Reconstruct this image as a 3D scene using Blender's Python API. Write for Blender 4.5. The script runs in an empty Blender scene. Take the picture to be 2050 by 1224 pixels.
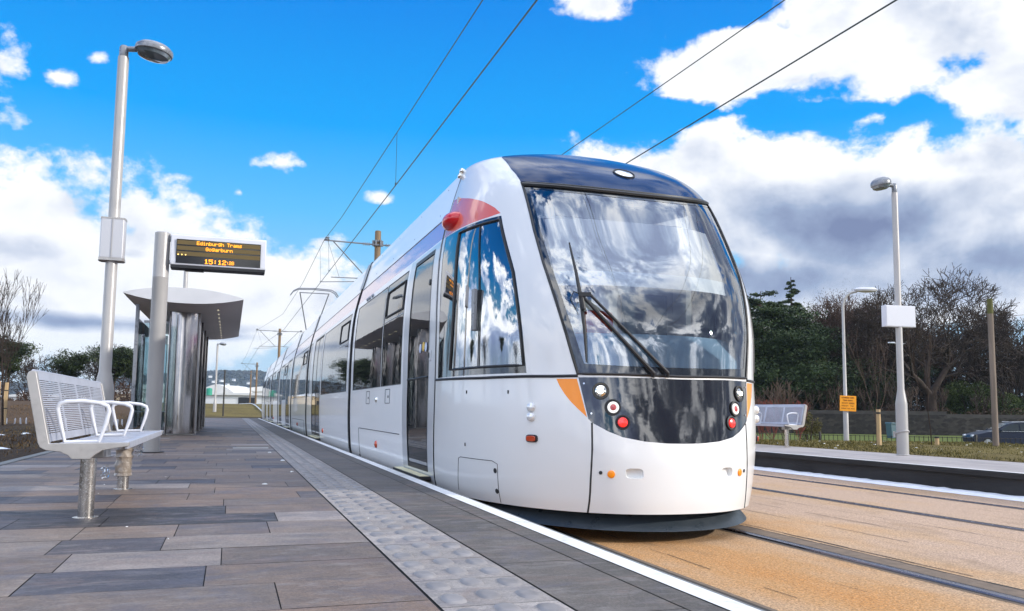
import bpy, math, random
import numpy as np
from mathutils import Vector, Matrix
from mathutils.geometry import delaunay_2d_cdt
random.seed(7); rng = np.random.default_rng(7)
S = bpy.context.scene
COL = S.collection
R = math.radians

# ------------------------------------------------------------------ helpers
ORG = {}
def thing(name, label, cat, loc=(0, 0, 0), rz=0.0, group=None):
    o = bpy.data.objects.new(name, None); COL.objects.link(o)
    o.location = loc; o.rotation_euler = (0, 0, rz); o.empty_display_size = .2
    o['label'] = label; o['category'] = cat
    if group: o['group'] = group
    ORG[o] = Vector(loc) if rz == 0 else Vector((0, 0, 0))
    return o
def tag(o, label=None, cat=None, group=None, kind=None):
    if label: o['label'] = label
    if cat: o['category'] = cat
    if group: o['group'] = group
    if kind: o['kind'] = kind
    return o
def copy_tree(o, parent=None, label=None, loc=None, rz=None):
    c = o.copy(); COL.objects.link(c); c.parent = parent
    for ch in [k for k in list(bpy.data.objects) if k.parent == o]:
        copy_tree(ch, c)
    if label: c['label'] = label
    if loc is not None: c.location = loc
    if rz is not None: c.rotation_euler = (0, 0, rz)
    return c

class MB:
    def __init__(s): s.v = []; s.f = []; s.n = []
    def add(s, vs, fs):
        b = len(s.v); s.v += [tuple(map(float, q)) for q in vs]; s.f += [tuple(b + i for i in q) for q in fs]; return s
    def box(s, c, d, M=None):
        x, y, z = d[0] / 2, d[1] / 2, d[2] / 2
        vs = [Vector((a * x, b * y, e * z)) for a in (-1, 1) for b in (-1, 1) for e in (-1, 1)]
        if M is not None: vs = [M @ q for q in vs]
        vs = [q + Vector(c) for q in vs]
        return s.add(vs, [(0, 1, 3, 2), (4, 6, 7, 5), (0, 4, 5, 1), (2, 3, 7, 6), (0, 2, 6, 4), (1, 5, 7, 3)])
    def bar(s, a, b, w, h=None):
        a, b = Vector(a), Vector(b); h = h or w; d = b - a; L = d.length
        q = d.to_track_quat('Z', 'Y').to_matrix()
        return s.box((a + b) / 2, (w, h, L), q)
    def tube(s, pts, r, n=8, cap=True, closed=False):
        pts = [Vector(p) for p in pts]; m = len(pts)
        rs = r if isinstance(r, (list, tuple)) else [r] * m
        vs = []; up = None
        for i, p in enumerate(pts):
            if closed: d = pts[(i + 1) % m] - pts[i - 1]
            else: d = pts[min(i + 1, m - 1)] - pts[max(i - 1, 0)]
            d.normalize()
            if up is None: up = d.orthogonal().normalized()
            else:
                up = (up - d * up.dot(d))
                up = up.normalized() if up.length > 1e-6 else d.orthogonal().normalized()
            w = d.cross(up)
            for k in range(n):
                t = 2 * math.pi * k / n; vs.append(p + (up * math.cos(t) + w * math.sin(t)) * rs[i])
        fs = []
        for i in range(m if closed else m - 1):
            for k in range(n):
                k2 = (k + 1) % n; j = (i + 1) % m; fs.append((i * n + k, i * n + k2, j * n + k2, j * n + k))
        if cap and not closed:
            fs.append(tuple(range(n - 1, -1, -1))); fs.append(tuple((m - 1) * n + k for k in range(n)))
        return s.add(vs, fs)
    def lathe(s, prof, c=(0, 0, 0), n=24, M=None):
        c = Vector(c); vs = []; m = len(prof)
        for r, z in prof:
            for k in range(n):
                t = 2 * math.pi * k / n; q = Vector((r * math.cos(t), r * math.sin(t), z))
                if M is not None: q = M @ q
                vs.append(c + q)
        fs = []
        for i in range(m - 1):
            for k in range(n):
                k2 = (k + 1) % n; fs.append((i * n + k, i * n + k2, (i + 1) * n + k2, (i + 1) * n + k))
        if prof[0][0] > 1e-5: fs.append(tuple(range(n - 1, -1, -1)))
        if prof[-1][0] > 1e-5: fs.append(tuple((m - 1) * n + k for k in range(n)))
        return s.add(vs, fs)
    def prism(s, poly, fn, t0, t1):
        # poly: 2d outline; fn(p, t) -> 3d
        n = len(poly); vs = [fn(p, t0) for p in poly] + [fn(p, t1) for p in poly]
        fs = [tuple(range(n - 1, -1, -1)), tuple(range(n, 2 * n))]
        fs += [(i, (i + 1) % n, n + (i + 1) % n, n + i) for i in range(n)]
        return s.add(vs, fs)
    def build(s, name, mat, parent=None, smooth=False, bevel=0, seg=2, auto=None):
        me = bpy.data.meshes.new(name)
        off = Vector((0, 0, 0))
        p = parent
        while p is not None:
            if p in ORG: off = ORG[p]; break
            p = p.parent
        me.from_pydata([tuple(Vector(q) - off) for q in s.v], [], s.f)
        me.validate(); me.update()
        if isinstance(mat, (list, tuple)):
            for m_ in mat: me.materials.append(m_)
        else: me.materials.append(mat)
        o = bpy.data.objects.new(name, me); COL.objects.link(o); o.parent = parent
        if bevel:
            b = o.modifiers.new('bevel', 'BEVEL'); b.width = bevel; b.segments = seg; b.limit_method = 'ANGLE'; b.angle_limit = R(35)
            me.shade_smooth()
            w = o.modifiers.new('wn', 'WEIGHTED_NORMAL'); w.keep_sharp = True
        elif smooth:
            me.shade_smooth()
            me.set_sharp_from_angle(angle=R(auto or 40))
        return o
def np_mesh(name, V, F, mat, parent=None, smooth=False, attr=None, uvcol=None):
    """V (n,3), F (m,k) arrays"""
    me = bpy.data.meshes.new(name); V = np.asarray(V, float); F = np.asarray(F, int)
    off = np.zeros(3); p = parent
    while p is not None:
        if p in ORG: off = np.array(ORG[p]); break
        p = p.parent
    V = V - off
    me.vertices.add(len(V)); me.vertices.foreach_set('co', V.astype('f').ravel())
    m, k = F.shape
    me.loops.add(m * k); me.loops.foreach_set('vertex_index', F.astype('i').ravel())
    me.polygons.add(m); me.polygons.foreach_set('loop_start', (np.arange(m) * k).astype('i'))
    me.update(calc_edges=True)
    if attr is not None:
        a = me.attributes.new('tone', 'FLOAT', 'FACE'); a.data.foreach_set('value', np.asarray(attr, 'f'))
    me.materials.append(mat)
    if smooth: me.shade_smooth()
    o = bpy.data.objects.new(name, me); COL.objects.link(o); o.parent = parent
    return o

# ------------------------------------------------------------------ materials
class NT:
    def __init__(s, tree): s.t = tree; s.n = tree.nodes; s.l = tree.links
    def node(s, kind, **kw):
        n = s.n.new(kind)
        for k, v in kw.items(): setattr(n, k, v)
        return n
    def put(s, sock, v):
        if hasattr(v, 'is_output') or hasattr(v, 'links'): s.l.new(v, sock)
        else: sock.default_value = v
    def math(s, op, a, b=None, c=None, clamp=False):
        n = s.node('ShaderNodeMath', operation=op, use_clamp=clamp); s.put(n.inputs[0], a)
        if b is not None: s.put(n.inputs[1], b)
        if c is not None: s.put(n.inputs[2], c)
        return n.outputs[0]
    def noise(s, vec, scale, detail=4, rough=.55, dim='3D', dist=0):
        n = s.node('ShaderNodeTexNoise', noise_dimensions=dim)
        if vec is not None: s.put(n.inputs['Vector'], vec)
        n.inputs['Scale'].default_value = scale; n.inputs['Detail'].default_value = detail
        n.inputs['Roughness'].default_value = rough; n.inputs['Distortion'].default_value = dist
        return n.outputs[0]
    def ramp(s, fac, stops):
        n = s.node('ShaderNodeValToRGB'); s.put(n.inputs[0], fac)
        e = n.color_ramp.elements
        e[0].position = stops[0][0]; e[0].color = (*stops[0][1], 1); e[1].position = stops[-1][0]; e[1].color = (*stops[-1][1], 1)
        for p, c in stops[1:-1]:
            q = e.new(p); q.color = (*c, 1)
        return n.outputs[0]
    def mapr(s, v, a, b, c=0, d=1, interp='LINEAR'):
        n = s.node('ShaderNodeMapRange', interpolation_type=interp); s.put(n.inputs[0], v)
        for i, q in enumerate((a, b, c, d)): s.put(n.inputs[1 + i], q)
        return n.outputs[0]
    def mix(s, f, a, b, blend='MIX'):
        n = s.node('ShaderNodeMix', data_type='RGBA', blend_type=blend); s.put(n.inputs[0], f)
        for sock, v in ((n.inputs[6], a), (n.inputs[7], b)):
            if isinstance(v, (tuple, list)): sock.default_value = (*v[:3], 1)
            else: s.l.new(v, sock)
        return n.outputs[2]
    def vscale(s, vec, sc):
        n = s.node('ShaderNodeMapping'); s.put(n.inputs[0], vec); n.inputs['Scale'].default_value = sc; return n.outputs[0]
def mat(name, col=(.5, .5, .5), rough=.5, metal=0, coat=0, spec=.5, ior=1.5, var=0, vscale=3, bump=0, bscale=60, emit=None, estr=0, coatr=.03, aniso=0, stretch=None, alpha=None, brush=0):
    m = bpy.data.materials.new(name); m.use_nodes = True
    t = NT(m.node_tree); b = t.n['Principled BSDF']
    b.inputs['Base Color'].default_value = (*col, 1); b.inputs['Roughness'].default_value = rough
    b.inputs['Metallic'].default_value = metal; b.inputs['IOR'].default_value = ior
    b.inputs['Specular IOR Level'].default_value = spec
    b.inputs['Coat Weight'].default_value = coat; b.inputs['Coat Roughness'].default_value = coatr
    if emit: b.inputs['Emission Color'].default_value = (*emit, 1); b.inputs['Emission Strength'].default_value = estr
    co = t.node('ShaderNodeTexCoord').outputs['Object']
    if stretch: co = t.vscale(co, stretch)
    if var:
        n = t.noise(co, vscale, 5, .6)
        f = t.mapr(n, .3, .7, 1 - var, 1 + var)
        c = t.node('ShaderNodeVectorMath', operation='SCALE'); c.inputs[0].default_value = col; t.l.new(f, c.inputs['Scale'])
        t.l.new(c.outputs[0], b.inputs['Base Color'])
        n2 = t.noise(co, vscale * 4, 3, .6)
        t.l.new(t.mapr(n2, .3, .7, max(rough - .08, .01), min(rough + .1, 1)), b.inputs['Roughness'])
    if bump:
        bn = t.node('ShaderNodeBump'); bn.inputs['Strength'].default_value = 1; bn.inputs['Distance'].default_value = bump
        t.l.new(t.noise(co, bscale, 4, .6), bn.inputs['Height']); t.l.new(bn.outputs[0], b.inputs['Normal'])
    return m

M = {}
M['galv'] = mat('pole_paint', (.38, .365, .35), .38, .1, var=.06, vscale=2)
M['lampgrey'] = mat('lamp_housing', (.22, .23, .25), .3, .4, var=.1)
M['lens'] = mat('lamp_lens', (.10, .13, .15), .08, 0, ior=1.6, coat=1)
M['boxgrey'] = mat('box_aluminium', (.50, .50, .52), .35, .25)
M['steel'] = mat('brushed_steel', (.52, .52, .54), .32, .75, var=.08, vscale=2, stretch=(1, 1, 14))
M['steelseat'] = mat('seat_steel', (.48, .49, .55), .36, .35, var=.08, vscale=5)
M['plate'] = mat('bracket_steel', (.42, .40, .38), .36, .5, var=.08, vscale=8)
M['polish'] = mat('polished_steel', (.36, .335, .325), .14, 1, var=.12, vscale=1.2, stretch=(3, 3, .5), bump=.004, bscale=1.3)
M['leg'] = mat('leg_steel', (.50, .47, .44), .2, .95, var=.1, vscale=20)
M['dark'] = mat('dark_metal', (.02, .021, .024), .5, .2)
M['black'] = mat('black_rubber', (.012, .012, .013), .45)
M['whitepaint'] = mat('white_enamel', (.60, .61, .65), .35)
M['roofwhite'] = mat('shelter_paint', (.56, .56, .57), .35, .1, var=.05, vscale=1)
M['soffit'] = mat('soffit_steel', (.66, .60, .57), .5, .15, var=.15, vscale=1.5, stretch=(1, .2, 1))
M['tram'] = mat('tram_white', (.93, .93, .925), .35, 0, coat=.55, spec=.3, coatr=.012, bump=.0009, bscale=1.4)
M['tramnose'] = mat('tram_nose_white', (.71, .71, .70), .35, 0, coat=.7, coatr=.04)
M['band'] = mat('livery_band', (.56, .17, .38), .2, 0, coat=1, coatr=.02)
M['arch'] = mat('livery_arch', (.72, .13, .08), .25, 0, coat=.6, coatr=.02)
M['redpod'] = mat('red_pod', (.60, .006, .012), .2, 0, coat=.4)
M['cap'] = mat('roof_cap', (.003, .024, .085), .14, 0, ior=1.33, spec=.3, coat=.05, coatr=.03, bump=.002, bscale=2)
M['mask'] = mat('black_mask', (.007, .006, .006), .03, 0, ior=1.7, spec=.5, coat=1, coatr=.01, bump=.003, bscale=2.4)
M['sideglass'] = mat('side_glass', (.012, .016, .018), .015, 0, ior=2.0, spec=.7, bump=.0012, bscale=1.2)
M['frit'] = mat('glass_border', (.010, .012, .015), .04, 0, ior=1.6, coat=1)
M['alu'] = mat('aluminium_frame', (.62, .64, .67), .3, .3, coat=.5)
M['bellow'] = mat('bellows', (.02, .025, .045), .4, 0, bump=.01, bscale=30)
M['apron'] = mat('apron', (.030, .040, .050), .33, .1, var=.1, vscale=2, bump=.002, bscale=60)
M['amber'] = mat('amber_lens', (.92, .27, .0), .35, 0, coat=.25, bump=.0006, bscale=300)
M['markred'] = mat('marker_lens', (.45, .05, .01), .12, 0, coat=1)
M['clear'] = mat('clear_lens', (.75, .76, .76), .12, .3, coat=1)
M['chrome'] = mat('chrome', (.8, .78, .72), .08, 1)
M['headlit'] = mat('headlamp_lit', (1, .95, .85), .2, emit=(1, .86, .62), estr=22)
M['headsoft'] = mat('headlamp_soft', (1, .95, .85), .2, emit=(1, .9, .7), estr=5)
M['ledring'] = mat('led_ring', (.7, .7, .68), .3, emit=(1, .97, .9), estr=.35)
M['redlens'] = mat('red_lens', (.75, .02, .015), .25, coat=1, emit=(1, .03, .02), estr=.5)
M['redlens2'] = mat('red_lens_dim', (.45, .05, .05), .25, coat=1)
M['cream'] = mat('step_nosing', (.72, .66, .42), .6, var=.1)
M['screen'] = mat('screen_black', (.012, .011, .009), .12, coat=.4)
M['screenrow'] = mat('screen_row', (.095, .065, .018), .35, emit=(.5, .32, .06), estr=.05)
M['led'] = mat('led_amber', (.9, .4, .02), .4, emit=(1, .30, .015), estr=1.5)
M['led2'] = mat('led_yellow', (.9, .7, .2), .4, emit=(1, .6, .15), estr=1.5)
M['signyellow'] = mat('sign_yellow', (.85, .33, .01), .45, var=.04)
M['signtext'] = mat('sign_print', (.25, .07, .005), .5)
M['timber'] = mat('new_timber', (.48, .33, .17), .75, var=.2, vscale=3, stretch=(6, 6, .6), bump=.003)
M['poletimber'] = mat('pole_timber', (.20, .155, .12), .8, var=.3, vscale=2, stretch=(6, 6, .5), bump=.004)
M['rustpole'] = mat('mast_brown', (.17, .11, .055), .6, .2, var=.15)
M['wire'] = mat('wire', (.035, .05, .05), .5, .5)
M['arm'] = mat('arm_grey', (.20, .21, .23), .45, .6)
M['insul'] = mat('insulator', (.30, .31, .33), .25, .1)
M['bark'] = mat('bark', (.042, .027, .018), .9, var=.35, vscale=3)
M['barkred'] = mat('bark_brown', (.09, .050, .034), .9, var=.3, vscale=2)
M['barkpale'] = mat('bark_pale', (.10, .068, .05), .9, var=.2)
M['stone'] = mat('wall_stone', (.10, .088, .075), .95)
M['carpaint'] = mat('car_blue', (.003, .008, .024), .35, 0, coat=.08, spec=.3)
M['carglass'] = mat('car_glass', (.012, .02, .024), .06, ior=1.45)
M['tyre'] = mat('tyre', (.02, .02, .02), .85)
M['rim'] = mat('rim', (.5, .5, .52), .3, .9)
M['silver'] = mat('silver_trim', (.6, .6, .62), .25, .8)
M['bin'] = mat('bin_teal', (.045, .10, .12), .5)
M['interior'] = mat('cab_grey', (.56, .56, .56), .6, var=.05)
M['interiordark'] = mat('cab_dark', (.06, .062, .068), .6)
M['dash'] = mat('dashboard', (.22, .36, .50), .38, var=.06, vscale=6)
M['blind'] = mat('blind', (.52, .52, .52), .55, var=.08, vscale=2)
M['blindband'] = mat('blind_band', (.66, .71, .75), .5)
M['seatred'] = mat('driver_seat', (.60, .06, .03), .6)
M['dispbox'] = mat('destination_box', (.85, .87, .88), .3, .2, coat=.6, var=.1)
M['wrap'] = mat('wrap', (.25, .205, .165), .35, .0, var=.3, vscale=14, coat=.6, bump=.01, bscale=30)
M['snow'] = mat('snow', (.80, .82, .88), .6, var=.05, vscale=6, bump=.01, bscale=20)
M['buildwhite'] = mat('building_white', (.70, .71, .70), .7, var=.06, vscale=.1)
M['buildcream'] = mat('building_cream', (.62, .50, .33), .7, var=.06, vscale=.1)
M['roofgrey'] = mat('roof_grey', (.30, .31, .33), .7)
M['roofpale'] = mat('roof_pale', (.66, .66, .64), .6, var=.1, vscale=.08)
M['winblack'] = mat('window_dark', (.02, .022, .025), .15)
M['green_tank'] = mat('tank_green', (.03, .30, .20), .5)
M['sticker_b'] = mat('sticker_blue', (.55, .62, .78), .4)
M['sticker_y'] = mat('sticker_yellow', (.75, .48, .06), .4)
M['fence'] = mat('fence_metal', (.045, .043, .04), .5, .4)
M['litter'] = mat('litter', (.62, .62, .60), .7)
M['yellow'] = mat('plate_yellow', (.75, .55, .05), .5)

def glass(name, tint, refl_ior=1.6, boost=0.0):
    m = bpy.data.materials.new(name); m.use_nodes = True; t = NT(m.node_tree)
    t.n.remove(t.n['Principled BSDF']); out = t.n['Material Output']
    tr = t.node('ShaderNodeBsdfTransparent'); tr.inputs[0].default_value = (*tint, 1)
    gl = t.node('ShaderNodeBsdfGlossy'); gl.inputs['Roughness'].default_value = .01; gl.inputs['Color'].default_value = (.95, .97, 1, 1)
    fr = t.node('ShaderNodeFresnel'); fr.inputs['IOR'].default_value = refl_ior
    f = t.math('ADD', fr.outputs[0], boost, clamp=True)
    co = t.node('ShaderNodeTexCoord').outputs['Object']
    bn = t.node('ShaderNodeBump'); bn.inputs['Distance'].default_value = .0012; bn.inputs['Strength'].default_value = 1
    t.l.new(t.noise(co, 1.7, 2, .5), bn.inputs['Height']); t.l.new(bn.outputs[0], gl.inputs['Normal'])
    mx = t.node('ShaderNodeMixShader'); t.l.new(f, mx.inputs[0]); t.l.new(tr.outputs[0], mx.inputs[1]); t.l.new(gl.outputs[0], mx.inputs[2])
    t.l.new(mx.outputs[0], out.inputs[0])
    return m
M['windscreen'] = glass('windscreen_glass', (.92, .95, .96), 1.6, .17)
M['cabside'] = glass('cab_side_glass', (.50, .58, .62), 1.8, .24)
M['shelterglass'] = glass('shelter_glass', (.78, .86, .85), 1.5, .0)

# ---- ground-type materials
def tone_mat(name, stops, rough=.8, nscale=8, namt=.25, bump=.002, bscale=90, stretch=None, speck=0, patch=.35):
    """colour by per-face 'tone' attribute, then noise"""
    m = bpy.data.materials.new(name); m.use_nodes = True; t = NT(m.node_tree); b = t.n['Principled BSDF']
    a = t.node('ShaderNodeAttribute', attribute_name='tone').outputs['Fac']
    co = t.node('ShaderNodeTexCoord').outputs['Object']
    cs = t.vscale(co, stretch) if stretch else co
    base = t.ramp(a, stops)
    n1 = t.noise(cs, nscale, 6, .65); f1 = t.mapr(n1, .25, .75, 1 - namt, 1 + namt)
    n2 = t.noise(co, .55, 4, .6); f2 = t.mapr(n2, .3, .7, 1 - patch * .6, 1 + patch * .6)
    n3 = t.noise(co, 95, 4, .8); f3 = t.mapr(n3, .3, .7, .62, 1.38)
    f = t.math('MULTIPLY', t.math('MULTIPLY', f1, f2), f3)
    sc = t.node('ShaderNodeVectorMath', operation='SCALE'); t.l.new(base, sc.inputs[0]); t.l.new(f, sc.inputs['Scale'])
    colr = sc.outputs[0]
    # pale scuffs
    n4 = t.noise(t.vscale(co, (1.0, 2.6, 1)), 4.5, 10, .8, dist=.6)
    colr = t.mix(t.mapr(n4, .50, .68, 0, .5), colr, (.28, .255, .24))
    n5 = t.noise(t.vscale(co, (1.0, 1.7, 1)), 2.1, 8, .72, dist=.8)
    colr = t.mix(t.mapr(n5, .5, .66, 0, .55), colr, (.085, .082, .105))
    n6 = t.noise(t.vscale(co, (.9, 1.6, 1)), 2.9, 8, .72, dist=.8)
    colr = t.mix(t.mapr(n6, .52, .68, 0, .45), colr, (.19, .125, .10))
    t.l.new(colr, b.inputs['Base Color'])
    t.l.new(t.mapr(n1, .2, .8, rough - .12, rough + .1), b.inputs['Roughness'])
    bn = t.node('ShaderNodeBump'); bn.inputs['Distance'].default_value = bump
    t.l.new(t.noise(co, bscale, 4, .7), bn.inputs['Height']); t.l.new(bn.outputs[0], b.inputs['Normal'])
    return m
M['paving'] = tone_mat('paving', [(0, (.024, .020, .019)), (.2, (.060, .054, .062)), (.4, (.128, .096, .074)), (.62, (.172, .114, .078)), (.8, (.180, .140, .110)), (1, (.25, .215, .195))], .6, 5, .34, .004, 60, (1, 1.5, 1), patch=.5)
M['tactile'] = tone_mat('tactile', [(0, (.235, .212, .195)), (1, (.33, .295, .27))], .7, 14, .2, .002)
M['darkstrip'] = tone_mat('edge_concrete', [(0, (.070, .062, .054)), (1, (.105, .090, .078))], .7, 7, .3, .0025)
M['whiteline'] = mat('white_line', (.72, .71, .70), .55, var=.05, vscale=9, bump=.001)
M['kerb'] = mat('kerb_concrete', (.17, .175, .17), .8, var=.15, vscale=8)
M['joint'] = mat('joint_dark', (.02, .02, .02), .9)
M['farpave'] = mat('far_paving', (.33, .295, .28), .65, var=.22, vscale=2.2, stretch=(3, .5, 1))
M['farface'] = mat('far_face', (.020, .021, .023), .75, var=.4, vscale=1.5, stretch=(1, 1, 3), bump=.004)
M['railsteel'] = mat('rail_steel', (.16, .14, .17), .22, .9, var=.1, vscale=4)
M['groove'] = mat('rail_groove', (.03, .024, .02), .8)
M['edging'] = mat('rail_edging', (.16, .115, .08), .85, var=.25, vscale=10, bump=.004)

def scuffed(m, dark, amt=.7, sc=3.0, lo=.52, hi=.66):
    t = NT(m.node_tree); b = t.n['Principled BSDF']; co = t.node('ShaderNodeTexCoord').outputs['Object']
    src = b.inputs['Base Color'].links[0].from_socket if b.inputs['Base Color'].links else tuple(b.inputs['Base Color'].default_value)[:3]
    f = t.math('MULTIPLY', t.mapr(t.noise(co, sc, 9, .75, dist=.4), lo, hi, 0, amt), t.mapr(t.noise(co, sc * 14, 4, .7), .35, .6, .2, 1))
    c = t.mix(f, src, dark); t.l.new(c, b.inputs['Base Color'])
scuffed(M['whiteline'], (.33, .31, .28), .75); scuffed(M['kerb'], (.07, .065, .055), .6); scuffed(M['farpave'], (.17, .15, .14), .7, 1.2)
scuffed(M['leg'], (.2, .17, .14), .4, 9); scuffed(M['plate'], (.22, .2, .18), .4, 6)
def ballast():
    m = bpy.data.materials.new('track_bed'); m.use_nodes = True; t = NT(m.node_tree); b = t.n['Principled BSDF']
    co = t.node('ShaderNodeTexCoord').outputs['Object']
    sep = t.node('ShaderNodeSeparateXYZ'); t.l.new(co, sep.inputs[0])
    big = t.noise(t.vscale(co, (1, .45, 1)), .9, 5, .6)
    g = t.math('ADD', t.mapr(sep.outputs[0], 1.8, 5.2, 0, 1), t.mapr(big, .3, .7, -.45, .45))
    c = t.ramp(g, [(0, (.48, .225, .070)), (.35, (.47, .255, .105)), (.7, (.46, .305, .185)), (1, (.46, .325, .235))])
    fine = t.noise(co, 75, 2, .9); f = t.mapr(fine, .36, .64, .52, 1.42)
    mid = t.noise(co, 28, 4, .7); f = t.math('MULTIPLY', f, t.mapr(mid, .3, .7, .8, 1.18))
    sc = t.node('ShaderNodeVectorMath', operation='SCALE'); t.l.new(c, sc.inputs[0]); t.l.new(f, sc.inputs['Scale'])
    # dirt patches
    d = t.noise(t.vscale(co, (1, .35, 1)), 1.6, 7, .7, dist=.4)
    col = t.mix(t.mapr(d, .56, .72, 0, .55), sc.outputs[0], (.17, .11, .06))
    v = t.node('ShaderNodeTexVoronoi'); v.inputs['Scale'].default_value = 70; t.l.new(co, v.inputs[0])
    col = t.mix(t.mapr(v.outputs['Distance'], 0, .5, .5, 0), col, (.60, .42, .25))
    t.l.new(col, b.inputs['Base Color']); b.inputs['Roughness'].default_value = .9; b.inputs['Specular IOR Level'].default_value = .3
    bn = t.node('ShaderNodeBump'); bn.inputs['Distance'].default_value = .006
    h = t.math('ADD', t.noise(co, 90, 3, .8), t.math('MULTIPLY', t.noise(co, 6, 3, .6), 2))
    t.l.new(h, bn.inputs['Height']); t.l.new(bn.outputs[0], b.inputs['Normal'])
    return m
M['ballast'] = ballast()

def ground_mat():
    m = bpy.data.materials.new('ground'); m.use_nodes = True; t = NT(m.node_tree); b = t.n['Principled BSDF']
    co = t.node('ShaderNodeTexCoord').outputs['Object']
    sep = t.node('ShaderNodeSeparateXYZ'); t.l.new(co, sep.inputs[0])
    n = t.noise(co, .35, 6, .65); n2 = t.noise(co, 9, 5, .7); n3 = t.noise(co, 60, 3, .7)
    soil = t.ramp(n2, [(.3, (.022, .015, .010)), (.6, (.055, .036, .022)), (.8, (.11, .075, .04))])
    grass = t.ramp(n2, [(.25, (.08, .062, .02)), (.5, (.15, .115, .034)), (.8, (.24, .19, .06))])
    gfac = t.math('ADD', t.mapr(sep.outputs[0], 9.8, 11.5, 0, 1), t.mapr(sep.outputs[1], 52, 56, 0, .8))
    gfac = t.math('ADD', gfac, t.mapr(n, .35, .65, -.35, .35), clamp=True)
    c = t.mix(gfac, soil, grass)
    far = t.mapr(sep.outputs[0], 19, 26, 0, 1)
    c = t.mix(far, c, (.10, .125, .03))
    bank = t.math('MULTIPLY', t.mapr(sep.outputs[0], -2.5, -5, 0, 1), t.mapr(sep.outputs[1], 26, 33, 0, 1))
    c = t.mix(bank, c, t.ramp(n2, [(.3, (.05, .032, .018)), (.7, (.11, .066, .035))]))
    f = t.mapr(n3, .3, .7, .7, 1.3)
    sc = t.node('ShaderNodeVectorMath', operation='SCALE'); t.l.new(c, sc.inputs[0]); t.l.new(f, sc.inputs['Scale'])
    t.l.new(sc.outputs[0], b.inputs['Base Color']); b.inputs['Roughness'].default_value = .95; b.inputs['Specular IOR Level'].default_value = .2
    bn = t.node('ShaderNodeBump'); bn.inputs['Distance'].default_value = .05; t.l.new(t.noise(co, 14, 5, .7), bn.inputs['Height']); t.l.new(bn.outputs[0], b.inputs['Normal'])
    return m
M['ground'] = ground_mat()

def stone_mat():
    m = M['stone']; t = NT(m.node_tree); b = t.n['Principled BSDF']
    co = t.node('ShaderNodeTexCoord').outputs['Generated']
    co = t.node('ShaderNodeTexCoord').outputs['Object']
    v = t.node('ShaderNodeTexVoronoi'); v.inputs['Scale'].default_value = 1.9; t.l.new(t.vscale(co, (1, 1, 1.9)), v.inputs[0])
    sp = t.node('ShaderNodeSeparateColor'); t.l.new(v.outputs['Color'], sp.inputs[0])
    c = t.ramp(sp.outputs[0], [(0, (.010, .009, .008)), (.5, (.018, .016, .013)), (1, (.050, .043, .036))])
    c = t.mix(t.mapr(t.noise(co, 3, 5, .7), .4, .7, 0, .7), c, (.028, .024, .02))
    v2 = t.node('ShaderNodeTexVoronoi', feature='DISTANCE_TO_EDGE'); v2.inputs['Scale'].default_value = 1.9; t.l.new(t.vscale(co, (1, 1, 1.9)), v2.inputs[0])
    c = t.mix(t.mapr(v2.outputs['Distance'], 0, .07, .7, 0), c, (.03, .027, .025))
    t.l.new(c, b.inputs['Base Color'])
stone_mat()

def leaf_mat(name, c0, c1, sc=1.0):
    m = bpy.data.materials.new(name); m.use_nodes = True; t = NT(m.node_tree); b = t.n['Principled BSDF']
    a = t.node('ShaderNodeAttribute', attribute_name='tone').outputs['Fac']
    t.l.new(t.ramp(a, [(0, c0), (1, c1)]), b.inputs['Base Color']); b.inputs['Roughness'].default_value = .7; b.inputs['Specular IOR Level'].default_value = .25
    return m
M['conifer'] = leaf_mat('conifer_needles', (.014, .026, .011), (.075, .11, .036))
M['pine'] = leaf_mat('pine_needles', (.014, .024, .010), (.06, .085, .028))
M['brownleaf'] = leaf_mat('brown_twigs', (.024, .015, .011), (.10, .055, .034))
M['olive'] = leaf_mat('olive_leaves', (.05, .045, .012), (.16, .13, .03))
M['laurel'] = leaf_mat('laurel_leaves', (.014, .028, .008), (.075, .10, .02))
M['hillmat'] = leaf_mat('hill_trees', (.020, .030, .020), (.06, .065, .045))
M['wood'] = leaf_mat('woodland', (.007, .008, .005), (.036, .026, .017))
# ------------------------------------------------------------------ camera
cam = bpy.data.cameras.new('camera'); camo = bpy.data.objects.new('camera', cam); COL.objects.link(camo); S.camera = camo
cam.sensor_width = 36; cam.lens = 1650 / 2050 * 36; cam.shift_y = 53.02 / 2050; cam.clip_start = .05; cam.clip_end = 9000
yaw, pitch, roll = .3275404, .0947157, .012
d_ = Vector((math.sin(yaw) * math.cos(pitch), math.cos(yaw) * math.cos(pitch), math.sin(pitch)))
r_ = Vector((math.cos(yaw), -math.sin(yaw), 0)); u_ = r_.cross(d_)
r2 = r_ * math.cos(roll) + u_ * math.sin(roll); u2 = -r_ * math.sin(roll) + u_ * math.cos(roll)
mw = Matrix((r2, u2, -d_)).transposed().to_4x4(); mw.translation = Vector((0, 0, .93)); camo.matrix_world = mw

# ------------------------------------------------------------------ sun + sky
SUN_AZ, SUN_EL = 124, 21
sl = bpy.data.lights.new('sun', 'SUN'); sl.energy = 3.2; sl.angle = R(1.2); sl.color = (1, .955, .89)
so = bpy.data.objects.new('sun', sl); COL.objects.link(so)
sd = Vector((math.sin(R(SUN_AZ)) * math.cos(R(SUN_EL)), math.cos(R(SUN_AZ)) * math.cos(R(SUN_EL)), math.sin(R(SUN_EL))))
so.rotation_euler = sd.to_track_quat('Z', 'Y').to_euler()
so.location = sd * 50
W = bpy.data.worlds.new('World'); S.world = W; W.use_nodes = True
t = NT(W.node_tree); bg = t.n['Background']; bg.inputs[1].default_value = .1
sky = t.node('ShaderNodeTexSky', sky_type='NISHITA'); sky.sun_disc = False; sky.sun_elevation = R(SUN_EL); sky.sun_rotation = R(SUN_AZ)
co = t.node('ShaderNodeTexCoord').outputs['Generated']
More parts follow.
